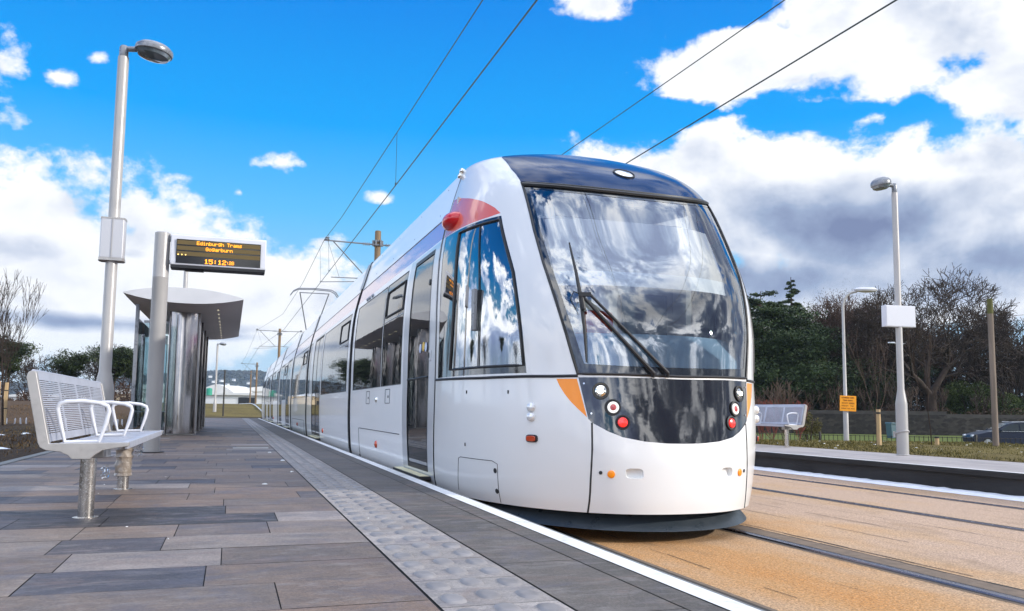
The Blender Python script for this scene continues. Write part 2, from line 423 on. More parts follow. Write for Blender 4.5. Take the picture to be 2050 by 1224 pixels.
sep = t.node('ShaderNodeSeparateXYZ'); t.l.new(co, sep.inputs[0])
X, Y, Z = sep.outputs
az = t.math('MULTIPLY', t.math('ARCTAN2', X, Y), 57.29578)
el = t.math('MULTIPLY', t.math('ARCSINE', Z), 57.29578)
grad = t.ramp(t.mapr(el, -2, 40), [(0, (.60, .74, .86)), (.12, (.50, .73, .92)), (.22, (.34, .67, .98)), (.36, (.12, .55, 1.0)), (.5, (.0, .39, 1.0)), (.68, (0, .27, .88)), (1, (0, .17, .62))])
sc = t.node('ShaderNodeVectorMath', operation='SCALE'); t.l.new(grad, sc.inputs[0]); sc.inputs['Scale'].default_value = 8
base = t.mix(.02, sc.outputs[0], sky.outputs[0])
def blobs(lst, init):
    acc = None
    for (a0, e0, ra, re, w) in lst:
        p = t.math('MULTIPLY', t.math('SUBTRACT', az, a0), 1 / ra); q = t.math('MULTIPLY', t.math('SUBTRACT', el, e0), 1 / re)
        d = t.math('SQRT', t.math('ADD', t.math('MULTIPLY', p, p), t.math('MULTIPLY', q, q)))
        v = t.math('SUBTRACT', w, t.math('MULTIPLY', d, max(w, .9)))
        acc = v if acc is None else t.math('MAXIMUM', acc, v)
    return t.math('MAXIMUM', acc, init)
cl = [(-11, 9, 10.5, 6.6, 1.2), (-5, 8.5, 10, 5.8, 1.2), (1.5, 7.5, 7, 4.2, 1.1), (-4, 6.2, 16, 2.6, 1),
      (-14, 19.5, 2.8, 3.0, .55), (-12.9, 16.6, 2.4, 1.7, .5), (-11, 19.6, 2.2, 1.2, .38), (2, 16.1, 3.2, 1.3, .36), (9.4, 14.3, 2.4, 1.0, .22), (0, 14.1, 1.6, 1.4, .36), (-9, 21.1, 2.0, 1.1, .36), (5.6, 11.3, 2.8, 1.7, .4),
      (34, 22.9, 8.5, 2.5, 1.1), (46, 24.3, 10, 5.4, 1.3), (52, 20, 6, 6, 1.1), (25.5, 27, 4.6, 1.6, .7), (26.5, 20.6, 3.5, .9, .3), (50, 28, 9, 4, 1.1),
      (26, 14.0, 9.5, 4.9, 1.3), (34, 13.6, 10, 5.3, 1.4), (43, 12.0, 12, 5.2, 1.4), (51, 13, 9, 5.2, 1.3), (38, 7.5, 24, 4.2, 1.2), (18, 6.5, 9, 2.8, .9)]
B = blobs(cl, -1.0)
B = t.math('SUBTRACT', B, blobs([(29, 20.1, 8, 1.2, .85), (39, 19.2, 6.5, 1.0, .75), (45.5, 18.8, 3.0, 1.6, .6), (33, 26.6, 6, 1.8, .9)], 0))
# the rest of the dome: broken cumulus
dv = t.vscale(co, (1, 1, 1.7))
daz2 = t.math('ABSOLUTE', t.math('SUBTRACT', az, 150)); daz2 = t.math('MINIMUM', daz2, t.math('SUBTRACT', 360, daz2))
cover = t.math('ADD', t.mapr(daz2, 35, 60, .6, 0, 'SMOOTHSTEP'), t.math('SUBTRACT', t.math('MULTIPLY', t.noise(dv, 2.1, 3, .5), 2.6), t.mapr(el, 8, 60, .86, .80)))
daz = t.math('ABSOLUTE', t.math('SUBTRACT', az, 18.5))
out = t.mapr(daz, 36, 48, 0, 1, 'SMOOTHSTEP')
hi = t.mapr(el, 30, 38, 0, 1, 'SMOOTHSTEP'); out = t.math('MAXIMUM', out, hi)
lz = t.math('MULTIPLY', t.mapr(t.math('ABSOLUTE', t.math('ADD', az, 72)), 30, 48, .55, 0, 'SMOOTHSTEP'), t.mapr(el, 11, 17, 0, 1))
cover = t.math('SUBTRACT', cover, lz)
B = t.math('ADD', t.math('MULTIPLY', B, t.math('SUBTRACT', 1, out)), t.math('MULTIPLY', cover, out))
nz = t.vscale(co, (1, 1, 1.35))
fb = t.noise(nz, 6.5, 13, .60, dist=.25)
fb2 = t.noise(nz, 24, 7, .6)
den = t.math('ADD', B, t.math('ADD', t.math('MULTIPLY', t.math('SUBTRACT', fb, .5), 2.6), t.math('MULTIPLY', t.math('SUBTRACT', fb2, .5), 1.15)))
mask = t.mapr(den, -.04, .34, 0, 1, 'SMOOTHSTEP')
# self shading: compare with the density towards the light (up and to the right)
off = t.node('ShaderNodeVectorMath', operation='ADD'); t.l.new(nz, off.inputs[0]); off.inputs[1].default_value = (.015, -.012, .05)
fbs = t.noise(off.outputs[0], 6.5, 5, .5, dist=.2); fb_l = t.noise(nz, 6.5, 5, .5, dist=.2)
sh = t.math('MULTIPLY', t.math('SUBTRACT', fb_l, fbs), 1.7)
dk = [(43, 12.0, 11, 4.2, 1.15), (36, 8.8, 9, 2.4, 1.0), (49, 9.5, 9, 3, 1.15), (48, 15.5, 7, 2.6, .6), (48, 22.5, 8, 4.0, .5), (-12, 9.0, 6, 1.9, .75), (-7, 5.1, 12, .75, 1.1), (-6.5, 9.5, 3, 1.1, .35), (-1, 4.6, 7, .5, .8), (38, 21.5, 7, 1.6, .35)]
D = blobs(dk, 0)
Dn = t.math('MULTIPLY', D, t.mapr(fb_l, .3, .66, 1.5, .75), clamp=True)
Dn = t.math('ADD', Dn, t.math('MULTIPLY', out, t.mapr(t.noise(dv, 4.6, 8, .6, dist=.5), .43, .60, 0, 1.15)), clamp=True)
lum = t.math('SUBTRACT', t.math('ADD', .93, sh), t.math('MULTIPLY', Dn, .66), clamp=True)
lum = t.math('ADD', lum, t.math('MULTIPLY', t.math('SUBTRACT', .35, den), .25), clamp=True)
ccol = t.ramp(lum, [(0, (.19, .24, .40)), (.3, (.33, .41, .58)), (.55, (.60, .66, .78)), (.8, (.92, .94, .98)), (1, (1.0, 1.0, 1.0))])
cs = t.node('ShaderNodeVectorMath', operation='SCALE'); t.l.new(ccol, cs.inputs[0]); cs.inputs['Scale'].default_value = 8.6
veil = t.mapr(el, 1, 5, .45, 1)
# clouds beside and above the stop boosted out of view as added fill light
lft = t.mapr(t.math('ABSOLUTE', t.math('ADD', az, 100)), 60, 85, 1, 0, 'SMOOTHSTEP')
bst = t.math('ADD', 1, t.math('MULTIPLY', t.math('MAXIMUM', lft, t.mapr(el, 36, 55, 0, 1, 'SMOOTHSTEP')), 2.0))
bst = t.math('ADD', bst, t.math('MULTIPLY', t.math('MULTIPLY', t.mapr(daz2, 38, 60, 1, 0, 'SMOOTHSTEP'), t.mapr(el, 24, 38, 1, 0, 'SMOOTHSTEP')), t.mapr(lum, .45, .85, -.35, 1.6)))  # low clouds behind the camera boosted for brighter reflections in the black mask
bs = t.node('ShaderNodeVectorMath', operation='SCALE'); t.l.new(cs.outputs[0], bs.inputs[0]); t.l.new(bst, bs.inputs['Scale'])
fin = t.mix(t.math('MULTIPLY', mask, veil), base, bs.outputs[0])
fin = t.mix(t.mapr(el, -3, -.3, 1, 0), fin, (1.3, 1.3, 1.3))
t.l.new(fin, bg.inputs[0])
S.view_settings.view_transform = 'Standard'; S.view_settings.look = 'None'; S.view_settings.exposure = .36; S.view_settings.gamma = 1
S.cycles.max_bounces = 8; S.cycles.transparent_max_bounces = 16; S.cycles.caustics_reflective = False; S.cycles.caustics_refractive = False
S.cycles.sample_clamp_indirect = 6
# ------------------------------------------------------------------ ground, platforms, track bed
def sst(a, b, x):
    u = np.clip((x - a) / (b - a), 0, 1); return u * u * (3 - 2 * u)
from mathutils import noise as mnoise
def gz(x, y):
    x = np.asarray(x, float); y = np.asarray(y, float)
    zl = .22 + 0 * x
    bank = .75 * sst(30, 44, y) * (1 - sst(60, 110, y) * .6) * sst(-2.5, -6, -(-x)) if False else 0
    left = sst(2.4, 7, -x)
    zl = zl + left * (.05 + .72 * sst(29, 43, y + .25 * x)) - left * .9 * sst(55, 110, y)
    endb = .95 * sst(52, 78, y) * (1 - sst(90, 150, y))
    zl = np.maximum(zl, .25 + endb * sst(16, 6, x) if False else .25 + endb * (1 - sst(6, 16, x)))
    dep = x * .32 + y * .945   # depth along the view axis
    zr = .28 - 1.6 * sst(19.8, 29, dep + 0 * x)
    r = sst(9, 11, x)
    z = zl * (1 - r) + zr * r
    cor = ((x > -2.3) & (x < 10.45) & (y < 50.5))
    return np.where(cor, -.42, z)
xs = np.unique(np.round(np.concatenate([np.arange(-160, -12, 4), np.arange(-12, -2.4, .35), [-2.32, -2.28], np.arange(-2, 10.4, 1.5), [10.43, 10.47], np.arange(10.8, 24, .35), np.arange(24, 60, 1.5), np.arange(60, 260, 6)]), 3))
ys = np.unique(np.round(np.concatenate([np.arange(-30, 0, 2), np.arange(0, 30, .4), np.arange(30, 50.3, 1), [50.45, 50.55], np.arange(51, 110, 1.5), np.arange(110, 320, 8)]), 3))
GX, GY = np.meshgrid(xs, ys); GZ = gz(GX, GY)
nb = np.array([mnoise.noise((x * .9, y * .9, 0)) * .035 + mnoise.noise((x * .2, y * .2, 3)) * .06 for x, y in zip(GX.ravel(), GY.ravel())]).reshape(GX.shape)
GZ = GZ + np.where(GZ > -.41, nb, 0) * np.where((GX > 10.4) & (GX < 11), .3, 1)
nx, ny = len(xs), len(ys)
idx = np.arange(nx * ny).reshape(ny, nx)
F4 = np.stack([idx[:-1, :-1], idx[:-1, 1:], idx[1:, 1:], idx[1:, :-1]], -1).reshape(-1, 4)
g = np_mesh('ground', np.stack([GX, GY, GZ], -1).reshape(-1, 3), F4, M['ground'], smooth=True); tag(g, kind='structure')
m_ = MB()
for (a, b, c, d) in [(-3000, 3000, 318, 3000), (258, 3000, -400, 318), (-3000, -158, -400, 318), (-158, 258, -400, -29)]:
    m_.add([(a, c, -1.25), (b, c, -1.25), (b, d, -1.25), (a, d, -1.25)], [(0, 1, 2, 3)])
tag(m_.build('outer_ground', M['ground']), kind='structure')

def gzs(x, y): return float(gz(x, y))

# track bed
def sheet(name, x0, x1, y0, y1, z, mt, nx=1, ny=1):
    X_ = np.linspace(x0, x1, nx + 1); Y_ = np.linspace(y0, y1, ny + 1); A, B_ = np.meshgrid(X_, Y_)
    i = np.arange((nx + 1) * (ny + 1)).reshape(ny + 1, nx + 1)
    F_ = np.stack([i[:-1, :-1], i[:-1, 1:], i[1:, 1:], i[1:, :-1]], -1).reshape(-1, 4)
    return tag(np_mesh(name, np.stack([A, B_, np.full_like(A, z)], -1).reshape(-1, 3), F_, mt), kind='structure')
sheet('track_bed', 1.66, 8.42, -12, 50.45, 0, M['ballast'])
# rough cracks along the bed
m_ = MB()
def crack(x, y0, y1, w, amp=.012, z=.003, keep=.8):
    y = y0
    while y < y1:
        L = random.uniform(.15, .6)
        if random.random() < keep:
            a = x + random.uniform(-amp, amp); b = x + random.uniform(-amp, amp); ww = w * random.uniform(.4, 1.3)
            m_.add([(a - ww / 2, y, z), (a + ww / 2, y, z), (b + ww / 2, y + L, z), (b - ww / 2, y + L, z)], [(0, 1, 2, 3)])
        y += L
for x, w, k in [(2.02, .018, .9), (4.13, .016, .95), (4.75, .008, .75), (5.2, .008, .7), (5.62, .007, .7), (2.75, .006, .4), (3.2, .007, .35), (7.05, .006, .2)]:
    crack(x, 0, 50, w, keep=k)
tag(m_.build('bed_cracks', M['joint']), kind='stuff', label='thin dark cracks running along the orange track bed', cat='cracks')
RG = 'grooved rails set in the track bed'
for k, (x, dark, lab) in enumerate([(2.385, 0, 'steel rail under the tram beside the near platform edge'), (3.82, 1, 'shiny steel rail running out from under the right of the tram'), (6.22, 2, 'narrow dark grooved rail in the middle of the orange bed'), (7.62, 2, 'dark grooved rail nearest the far platform')]):
    r = thing('rail', lab, 'rail', (x, 0, 0), group=RG)
    y0, y1 = -8, 50.4
    mb = MB()
    if dark < 2:
        prof = [(-.034, .0), (-.03, .011), (0, .014), (.026, .012), (.034, 0)]
        mb.prism(prof, lambda p, t_: (x + p[0], t_, p[1]), y0, y1)
    else: mb.prism([(-.026, .0), (-.02, .006), (.02, .006), (.026, 0)], lambda p, t_: (x + p[0], t_, p[1]), y0, y1)
    mb.build('rail_head', M['railsteel'], r, smooth=True)
    mb = MB(); z = .0025
    for a, b in ([(-.062, -.033), (.033, .078)] if dark < 2 else [(-.062, -.025), (.025, .062)]):
        mb.add([(x + a, y0, z), (x + b, y0, z), (x + b, y1, z), (x + a, y1, z)], [(0, 1, 2, 3)])
    mb.build('groove', M['groove'], r)
    mb = MB()
    for a, b in ([(.078, .24 if k else .11), (-.085, -.062)] if dark < 2 else [(.062, .085), (-.085, -.062)]):
        mb.add([(x + a, y0, .002), (x + b, y0, .002), (x + b, y1, .002), (x + a, y1, .002)], [(0, 1, 2, 3)])
    mb.build('edging', M['edging'], r)
    if dark == 1:
        mb = MB(); xx = x + .245; y = y0
        while y < 40:
            L = random.uniform(.1, .3); a = random.uniform(-.008, .008); w = random.uniform(.008, .022)
            mb.add([(xx + a - w / 2, y, .003), (xx + a + w / 2, y, .003), (xx + w / 2, y + L, .003), (xx - w / 2, y + L, .003)], [(0, 1, 2, 3)]); y += L
        mb.build('sealant', M['joint'], r)

# ---- near platform
PZ = .3
mb = MB(); mb.box((-.335, 18.5, -.055), (3.95, 63, .70)).build('platform_base', M['joint'])
tag(bpy.data.objects['platform_base'], kind='structure')
# paving slabs: one sheet of separate slabs, courses 0.42 m deep
V = []; Fq = []; tone = []
y = -4.0; rr = random.Random(11)
fixed = {}
def slab(x0, x1, y0, y1, z, g=.0022):
    b = len(V); V.extend([(x0 + g, y0 + g, z), (x1 - g, y0 + g, z), (x1 - g, y1 - g, z), (x0 + g, y1 - g, z)]); Fq.append((b, b + 1, b + 2, b + 3))
while y < 50:
    d = rr.choice([.40, .44, .42]); x = -2.2 - rr.uniform(0, .5)
    while x < .655:
        L = rr.choice([.45, .6, .75, .9, .68]); x1 = min(x + L, .655)
        if .655 - x1 < .12: x1 = .655
        if x1 > -2.2:
            slab(max(x, -2.2), x1, y, y + d, PZ + rr.uniform(0, .0015))
            tt = min(max(rr.gauss(.55, .25), .15), 1)
            tone.append(tt)
        x = x1
        if x >= .655: break
    y += d
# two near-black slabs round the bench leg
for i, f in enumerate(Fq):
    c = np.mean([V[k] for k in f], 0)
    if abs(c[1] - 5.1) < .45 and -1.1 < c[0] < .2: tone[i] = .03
o = np_mesh('platform_paving', V, Fq, M['paving'], attr=tone); tag(o, kind='structure')
# kerb at the back of the platform
mb = MB(); mb.box((-2.26, 18, .13), (.11, 64, .36)).build('platform_kerb', M['kerb'], bevel=.008); tag(bpy.data.objects['platform_kerb'], kind='structure')
# tactile strip
V = []; Fq = []; tone = []
y = -2.0
BV = []; BF = []
while y < 49.6:
    slab(.662, 1.062, y, y + .42, PZ + .0012, .002); tone.append(rr.uniform(.1, .9))
    if y > .8:
        for j in range(2):
            for i in range(3):
                cx = .662 + .07 + i * .133 + (.0 if j else .0); cy = y + .105 + j * .21 + (.035 if i == 1 else 0)
                # rounded-rectangle blister
                b = len(BV); N_ = 12
                for rr_, hh in ((1, 0), (.88, .0055), (.55, .0068)):
                    for k in range(N_):
                        a = 2 * math.pi * (k + .5) / N_; ca, sa = math.cos(a), math.sin(a)
                        q = (abs(ca) ** 3 + abs(sa) ** 3) ** (-1 / 3)
                        BV.append((cx + ca * q * .040 * rr_, cy + sa * q * .068 * rr_, PZ + .0012 + hh))
                for s_ in range(2):
                    for k in range(N_): BF.append((b + s_ * N_ + k, b + s_ * N_ + (k + 1) % N_, b + (s_ + 1) * N_ + (k + 1) % N_, b + (s_ + 1) * N_ + k))
                for k in range(0, N_, 2): 
                    if k + 3 <= N_ + 0: pass
                c0 = len(BV); BV.append((cx, cy, PZ + .0084))
                for k in range(0, N_, 2): BF.append((b + 2 * N_ + k, b + 2 * N_ + (k + 1) % N_, b + 2 * N_ + (k + 2) % N_, c0))
    y += .42
o = np_mesh('tactile_paving', V, Fq, M['tactile'], attr=tone); tag(o, kind='structure')
M['blister'] = mat('blister', (.215, .20, .195), .55, var=.25, vscale=9)
o = np_mesh('tactile_blisters', BV, BF, M['blister'], smooth=True); tag(o, kind='structure')
# dark edge strip, with joints
V = []; Fq = []; tone = []; y = -3.
while y < 49.6:
    slab(1.068, 1.415, y, y + .9, PZ + .0008, .0025); tone.append(rr.uniform(0, 1))
    y += .9
y = -3.2
while y < 49.6:
    slab(1.417, 1.534, y, y + 1.8, PZ + .0012, .0015); tone.append(rr.uniform(0, .5)); y += 1.8
o = np_mesh('platform_edge', V, Fq, M['darkstrip'], attr=tone); tag(o, kind='structure')
V = []; Fq = []; y = -3.
while y < 49.6: slab(1.536, 1.632, y, y + 1.2, PZ + .0035, .0008); y += 1.2
o = np_mesh('edge_line', V, Fq, M['whiteline']); tag(o, kind='structure')
mb = MB(); mb.box((1.637, 18.5, .12), (.05, 63, .358)).build('platform_coping', M['kerb'], bevel=.006); tag(bpy.data.objects['platform_coping'], kind='structure')

# ---- far platform
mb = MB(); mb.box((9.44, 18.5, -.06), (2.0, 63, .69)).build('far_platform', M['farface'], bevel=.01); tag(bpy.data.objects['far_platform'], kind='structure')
sheet('far_paving', 8.54, 10.44, -12.9, 49.9, .2905, M['farpave'], 1, 1)
sheet('far_edge_line', 8.445, 8.535, -12.9, 49.9, .293, M['whiteline'])
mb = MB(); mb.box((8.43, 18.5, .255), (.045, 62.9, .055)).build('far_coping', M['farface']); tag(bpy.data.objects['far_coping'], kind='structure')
# snow along the foot of the far platform
mb = MB(); y = -6; prev = None; P_ = []
while y < 50:
    P_.append((8.26 + random.uniform(-.012, .012), y, .008 + random.uniform(0, .012))); y += .12
V = []; Fq = []
for i, p in enumerate(P_):
    V += [(p[0], p[1], .002), (p[0] + .03, p[1], p[2] + .012), (8.40, p[1], p[2] + .03), (8.445, p[1], .02)]
    if i: b = 4 * i; Fq += [(b - 4 + k, b - 3 + k, b + 1 + k, b + k) for k in range(3)]
o = np_mesh('snow', V, Fq, M['snow'], smooth=True); tag(o, 'thin strip of old snow along the foot of the far platform', 'snow', kind='stuff')
# snow patches and litter
def blobs_mesh(pts, mt, name, label, cat, seed=1):
    r0 = random.Random(seed); mb = MB()
    for (x, y, z, sx, sy, h) in pts:
        n = 11; ring = []
        for k in range(n):
            a = 2 * math.pi * k / n; q = r0.uniform(.55, 1.15); ring.append((x + math.cos(a) * sx * q, y + math.sin(a) * sy * q, z))
        top = [(x + (p[0] - x) * .6, y + (p[1] - y) * .6, z + h) for p in ring]
        fs = [(k, (k + 1) % n, n + (k + 1) % n, n + k) for k in range(n)] + [tuple(range(n, 2 * n))]
        mb.add(ring + top, fs)
    return tag(mb.build(name, mt, smooth=True), label, cat, kind='stuff')
r0 = random.Random(5)
pts = []
for k in range(16):
    x = r0.uniform(-8, -3.2); y = r0.uniform(12, 24); z = gzs(x, y) + .005
    if r0.random() < .5: x = r0.gauss(-5.6, .5); y = r0.gauss(17.0, 1.0); z = gzs(x, y) + .005
    pts.append((x, y, z, r0.uniform(.08, .34), r0.uniform(.08, .3), .03))
blobs_mesh(pts, M['snow'], 'snow', 'melting snow patches on the bare soil left of the platform', 'snow', 2)
pts = []
for k in range(80):
    x = r0.uniform(10.8, 17.5); y = r0.uniform(6, 19); z = gzs(x, y) + .01
    pts.append((x, y, z, r0.uniform(.012, .045), r0.uniform(.012, .04), .012))
blobs_mesh(pts, M['litter'], 'stones', 'pale stones and scraps scattered on the grass verge', 'stones', 3)
pts = []
for k in range(16):
    x = r0.uniform(-1.6, 1.3); y = r0.uniform(3, 16)
    pts.append((x, y, PZ + .003, r0.uniform(.003, .008), r0.uniform(.003, .009), .003))
pts += [(.62, 10.2, PZ + .004, .03, .05, .012), (.55, 12.0, PZ + .004, .03, .04, .012), (.6, 8.4, PZ + .004, .02, .03, .01), (.3, 7.1, PZ + .004, .025, .02, .01)]
blobs_mesh(pts, M['litter'], 'litter', 'small pale scraps scattered on the platform paving', 'litter', 4)
mb = MB(); mb.box((.33, 13.4, PZ + .006), (.52, .07, .008)).build('paper_strip', M['litter']); tag(bpy.data.objects['paper_strip'], 'long white strip lying across the platform beside the tactile paving', 'strip')
# grass tufts on the verge
def blades(name, n, area, h, c, label, seed):
    g_ = np.random.default_rng(seed); x = g_.uniform(area[0], area[1], n); y = g_.uniform(area[2], area[3], n)
    z = gz(x, y); a = g_.uniform(0, 2 * np.pi, n); hh = h * g_.uniform(.4, 1.2, n); w = .012
    lx = g_.normal(0, .35, n) * hh; ly = g_.normal(0, .35, n) * hh
    p0 = np.stack([x - np.cos(a) * w, y - np.sin(a) * w, z], -1); p1 = np.stack([x + np.cos(a) * w, y + np.sin(a) * w, z], -1); p2 = np.stack([x + lx, y + ly, z + hh], -1)
    V = np.stack([p0, p1, p2], 1).reshape(-1, 3); F_ = np.arange(3 * n).reshape(n, 3)
    return tag(np_mesh(name, V, F_, c, attr=g_.uniform(0, 1, n)), label, 'grass', kind='stuff')
M['grass'] = leaf_mat('grass', (.05, .045, .012), (.19, .155, .045))
blades('grass', 26000, (10.7, 17.5, 5, 20), .045, M['grass'], 'short rough grass on the verge behind the far platform', 3)
M['grassdry'] = leaf_mat('dry_grass', (.05, .03, .012), (.20, .12, .05))
blades('grass', 9000, (-9, -2.6, 9, 42), .06, M['grassdry'], 'sparse dry grass on the soil bank left of the platform', 4)

# road beyond the verge, distant hills
mb = MB(); 
def dpt(px, D):   # bearing helper: px is the bearing in photo pixels at depth D from the camera
    k = (px - 1025) / 1650
    return (D * (math.sin(yaw) + math.cos(yaw) * k), D * (math.cos(yaw) - math.sin(yaw) * k))
q = [dpt(1300, 46), dpt(2500, 46), dpt(2500, 60), dpt(1300, 60)]
mb.add([(a, b, -1.295 + .06) for a, b in q], [(0, 1, 2, 3)]); tag(mb.build('road', mat('asphalt', (.05, .05, .052), .85)), kind='structure')

def hill(name, D, spans, mt, tones, n=26000, seed=1, hs=1.0):
    g_ = np.random.default_rng(seed); V = []; F_ = []; tn = []
    pxs = np.linspace(spans[0][0], spans[-1][0], 160)
    hp = np.interp(pxs, [s_[0] for s_ in spans], [s_[1] for s_ in spans])
    base = []
    rows_ = 14
    for j in range(rows_):
        for i, p in enumerate(pxs):
            f = j / (rows_ - 1); dd = D * (.8 + .25 * f); x, y = dpt(p, dd)
            base.append((x, y, -3 + hp[i] * dd / 1650 * math.sin(f * math.pi / 2) + mnoise.noise((p * .05, f * 4, seed)) * 4 * f))
    V = np.array(base); n0 = len(pxs)
    F_ = [(j * n0 + i, j * n0 + i + 1, (j + 1) * n0 + i + 1, (j + 1) * n0 + i) for j in range(rows_ - 1) for i in range(n0 - 1)]
    # tree clumps covering the slope
    k = n; ii = g_.integers(0, n0 - 1, k); ff = np.sqrt(g_.uniform(0, 1, k)); p = pxs[ii] + g_.uniform(0, 1, k) * (pxs[1] - pxs[0]); dd = D * (.8 + .25 * ff)
    kk = (p - 1025) / 1650
    cx = dd * (math.sin(yaw) + math.cos(yaw) * kk); cy = dd * (math.cos(yaw) - math.sin(yaw) * kk)
    cz = -3 + np.interp(p, [s_[0] for s_ in spans], [s_[1] for s_ in spans]) * dd / 1650 * np.sin(ff * np.pi / 2)
    s_ = D * .0016 * g_.uniform(.5, 1.6, k)
    e1 = g_.normal(0, 1, (k, 3)); e1 /= np.linalg.norm(e1, axis=1)[:, None]; e2 = g_.normal(0, 1, (k, 3)); e2 -= e1 * (e1 * e2).sum(1)[:, None]; e2 /= np.linalg.norm(e2, axis=1)[:, None]
    C = np.stack([cx, cy, cz], -1)
    q = np.stack([C - e1 * s_[:, None] - e2 * s_[:, None], C + e1 * s_[:, None] - e2 * s_[:, None], C + e1 * s_[:, None] + e2 * s_[:, None], C - e1 * s_[:, None] + e2 * s_[:, None]], 1).reshape(-1, 3)
    V2 = np.concatenate([V, q]); F2 = np.concatenate([np.array(F_), np.arange(4 * k).reshape(k, 4) + len(V)])
    tn = np.concatenate([np.full(len(F_), .2), g_.uniform(0, 1, k)])
    return tag(np_mesh(name, V2, F2, mt, attr=tn), kind='structure')
vb = MB(); vb.box((0, 1295, 66), (5990, 3380, 140)); hz = vb.build('haze', M['tyre']); tag(hz, 'thin bluish haze that softens the far hillside', kind='stuff')
hm = bpy.data.materials.new('haze_air'); hm.use_nodes = True; hn = NT(hm.node_tree); hn.n.remove(hn.n['Principled BSDF'])
pv = hn.node('ShaderNodeVolumePrincipled'); pv.inputs['Color'].default_value = (.62, .78, 1, 1); pv.inputs['Density'].default_value = .00011; pv.inputs['Anisotropy'].default_value = .2
hn.l.new(pv.outputs[0], hn.n['Material Output'].inputs['Volume']); hz.data.materials.clear(); hz.data.materials.append(hm)
hill('hills', 2400, [(-700, 45), (-300, 50), (0, 44), (100, 40), (200, 50), (320, 64), (400, 70), (440, 72), (520, 73), (560, 66), (640, 55), (760, 40), (900, 30)], M['hillmat'], None, seed=3)
# ------------------------------------------------------------------ tram surface
X0 = 3.1
RZ = np.array([.21, .34, .6, .9, 1.2, 1.6, 2.0, 2.4, 2.75, 2.95, 3.12, 3.25, 3.34, 3.39])
RW = np.array([1.272, 1.302, 1.322, 1.332, 1.332, 1.330, 1.316, 1.277, 1.198, 1.14, 1.09, 1.02, .66, .24])
RT = np.array([5.235, 5.226, 5.23, 5.266, 5.313, 5.378, 5.529, 5.77, 6.005, 6.213, 6.519, 6.812, 7.049, 7.404])
RN = np.array([2.225, 2.239, 2.306, 2.364, 2.403, 2.54, 2.658, 2.725, 2.799, 2.758, 2.7, 2.595, 2.5, 2.395])
RB = np.array([7.462, 7.447, 7.415, 7.375, 7.363, 7.368, 7.414, 7.486, 7.534, 7.548, 7.525, 7.579, 7.717, 7.898])
NRW = 14
def cub(ys, x):
    x = np.clip(np.asarray(x, float), 0, NRW - 1 - 1e-9); i = np.floor(x).astype(int); t_ = x - i
    g_ = lambda k: ys[np.clip(k, 0, NRW - 1)]
    a, b, c, d = g_(i - 1), g_(i), g_(i + 1), g_(i + 2)
    a = np.where(i == 0, 2 * b - c, a); d = np.where(i + 2 > NRW - 1, 2 * c - b, d)
    return b + .5 * t_ * (c - a + t_ * (2 * a - 5 * b + 4 * c - d + t_ * (3 * (b - c) + d - a)))
def vz(z): return float(np.interp(z, RZ, np.arange(NRW)))
def nose(a, v):
    a = np.asarray(a, float); v = np.asarray(v, float)
    z = cub(RZ, v); w = cub(RW, v); tp = cub(RT, v); n = cub(RN, v); yb = cub(RB, v)
    aa = np.abs(a); th = np.minimum(aa, 1) * np.pi / 2
    x = w * np.sin(th) ** (2 / n); y = yb - (yb - tp) * np.maximum(np.cos(th), 0) ** (2 / n) + np.maximum(aa - 1, 0) * 2
    return np.stack([X0 + np.sign(a) * x, y, z + 0 * x], -1)
def side(sgn):
    def f(Y, v):
        Y = np.asarray(Y, float); v = np.asarray(v, float)
        k = np.clip((8.6 - Y) / (8.6 - 7.44), 0, 1) * (cub(RB, v) - 7.44)
        return np.stack([X0 + sgn * cub(RW, v) + 0 * Y, Y + k, cub(RZ, v) + 0 * Y], -1)
    return f
def nrm_of(fn, a, v, sgn, e=2e-3):
    a = np.asarray(a, float); v = np.clip(np.asarray(v, float), e, NRW - 1 - e)
    da = fn(a + e, v) - fn(a - e, v); dv = fn(a, v + e) - fn(a, v - e)
    n = np.cross(da, dv) * sgn; return n / np.maximum(np.linalg.norm(n, axis=-1, keepdims=True), 1e-12)
def NSP(a, v, off=0):
    p = nose(a, v); return p + nrm_of(nose, a, v, 1) * off
def pip(P, poly):
    x, y = P[:, 0], P[:, 1]; ins = np.zeros(len(P), bool); n = len(poly)
    for i in range(n):
        x1, y1 = poly[i]; x2, y2 = poly[(i + 1) % n]
        c = ((y1 > y) != (y2 > y)); 
        with np.errstate(divide='ignore', invalid='ignore'):
            xi = (x2 - x1) * (y - y1) / (y2 - y1) + x1
        ins ^= c & (x < xi)
    return ins
def dens(poly, ds, closed=True):
    out = []; n = len(poly)
    for i in range(n if closed else n - 1):
        a = poly[i]; b = poly[(i + 1) % n]; L = max(abs(b[0] - a[0]) / ds[0], abs(b[1] - a[1]) / ds[1]); k = max(1, int(math.ceil(L)))
        for j in range(k): out.append((a[0] + (b[0] - a[0]) * j / k, a[1] + (b[1] - a[1]) * j / k))
    return out
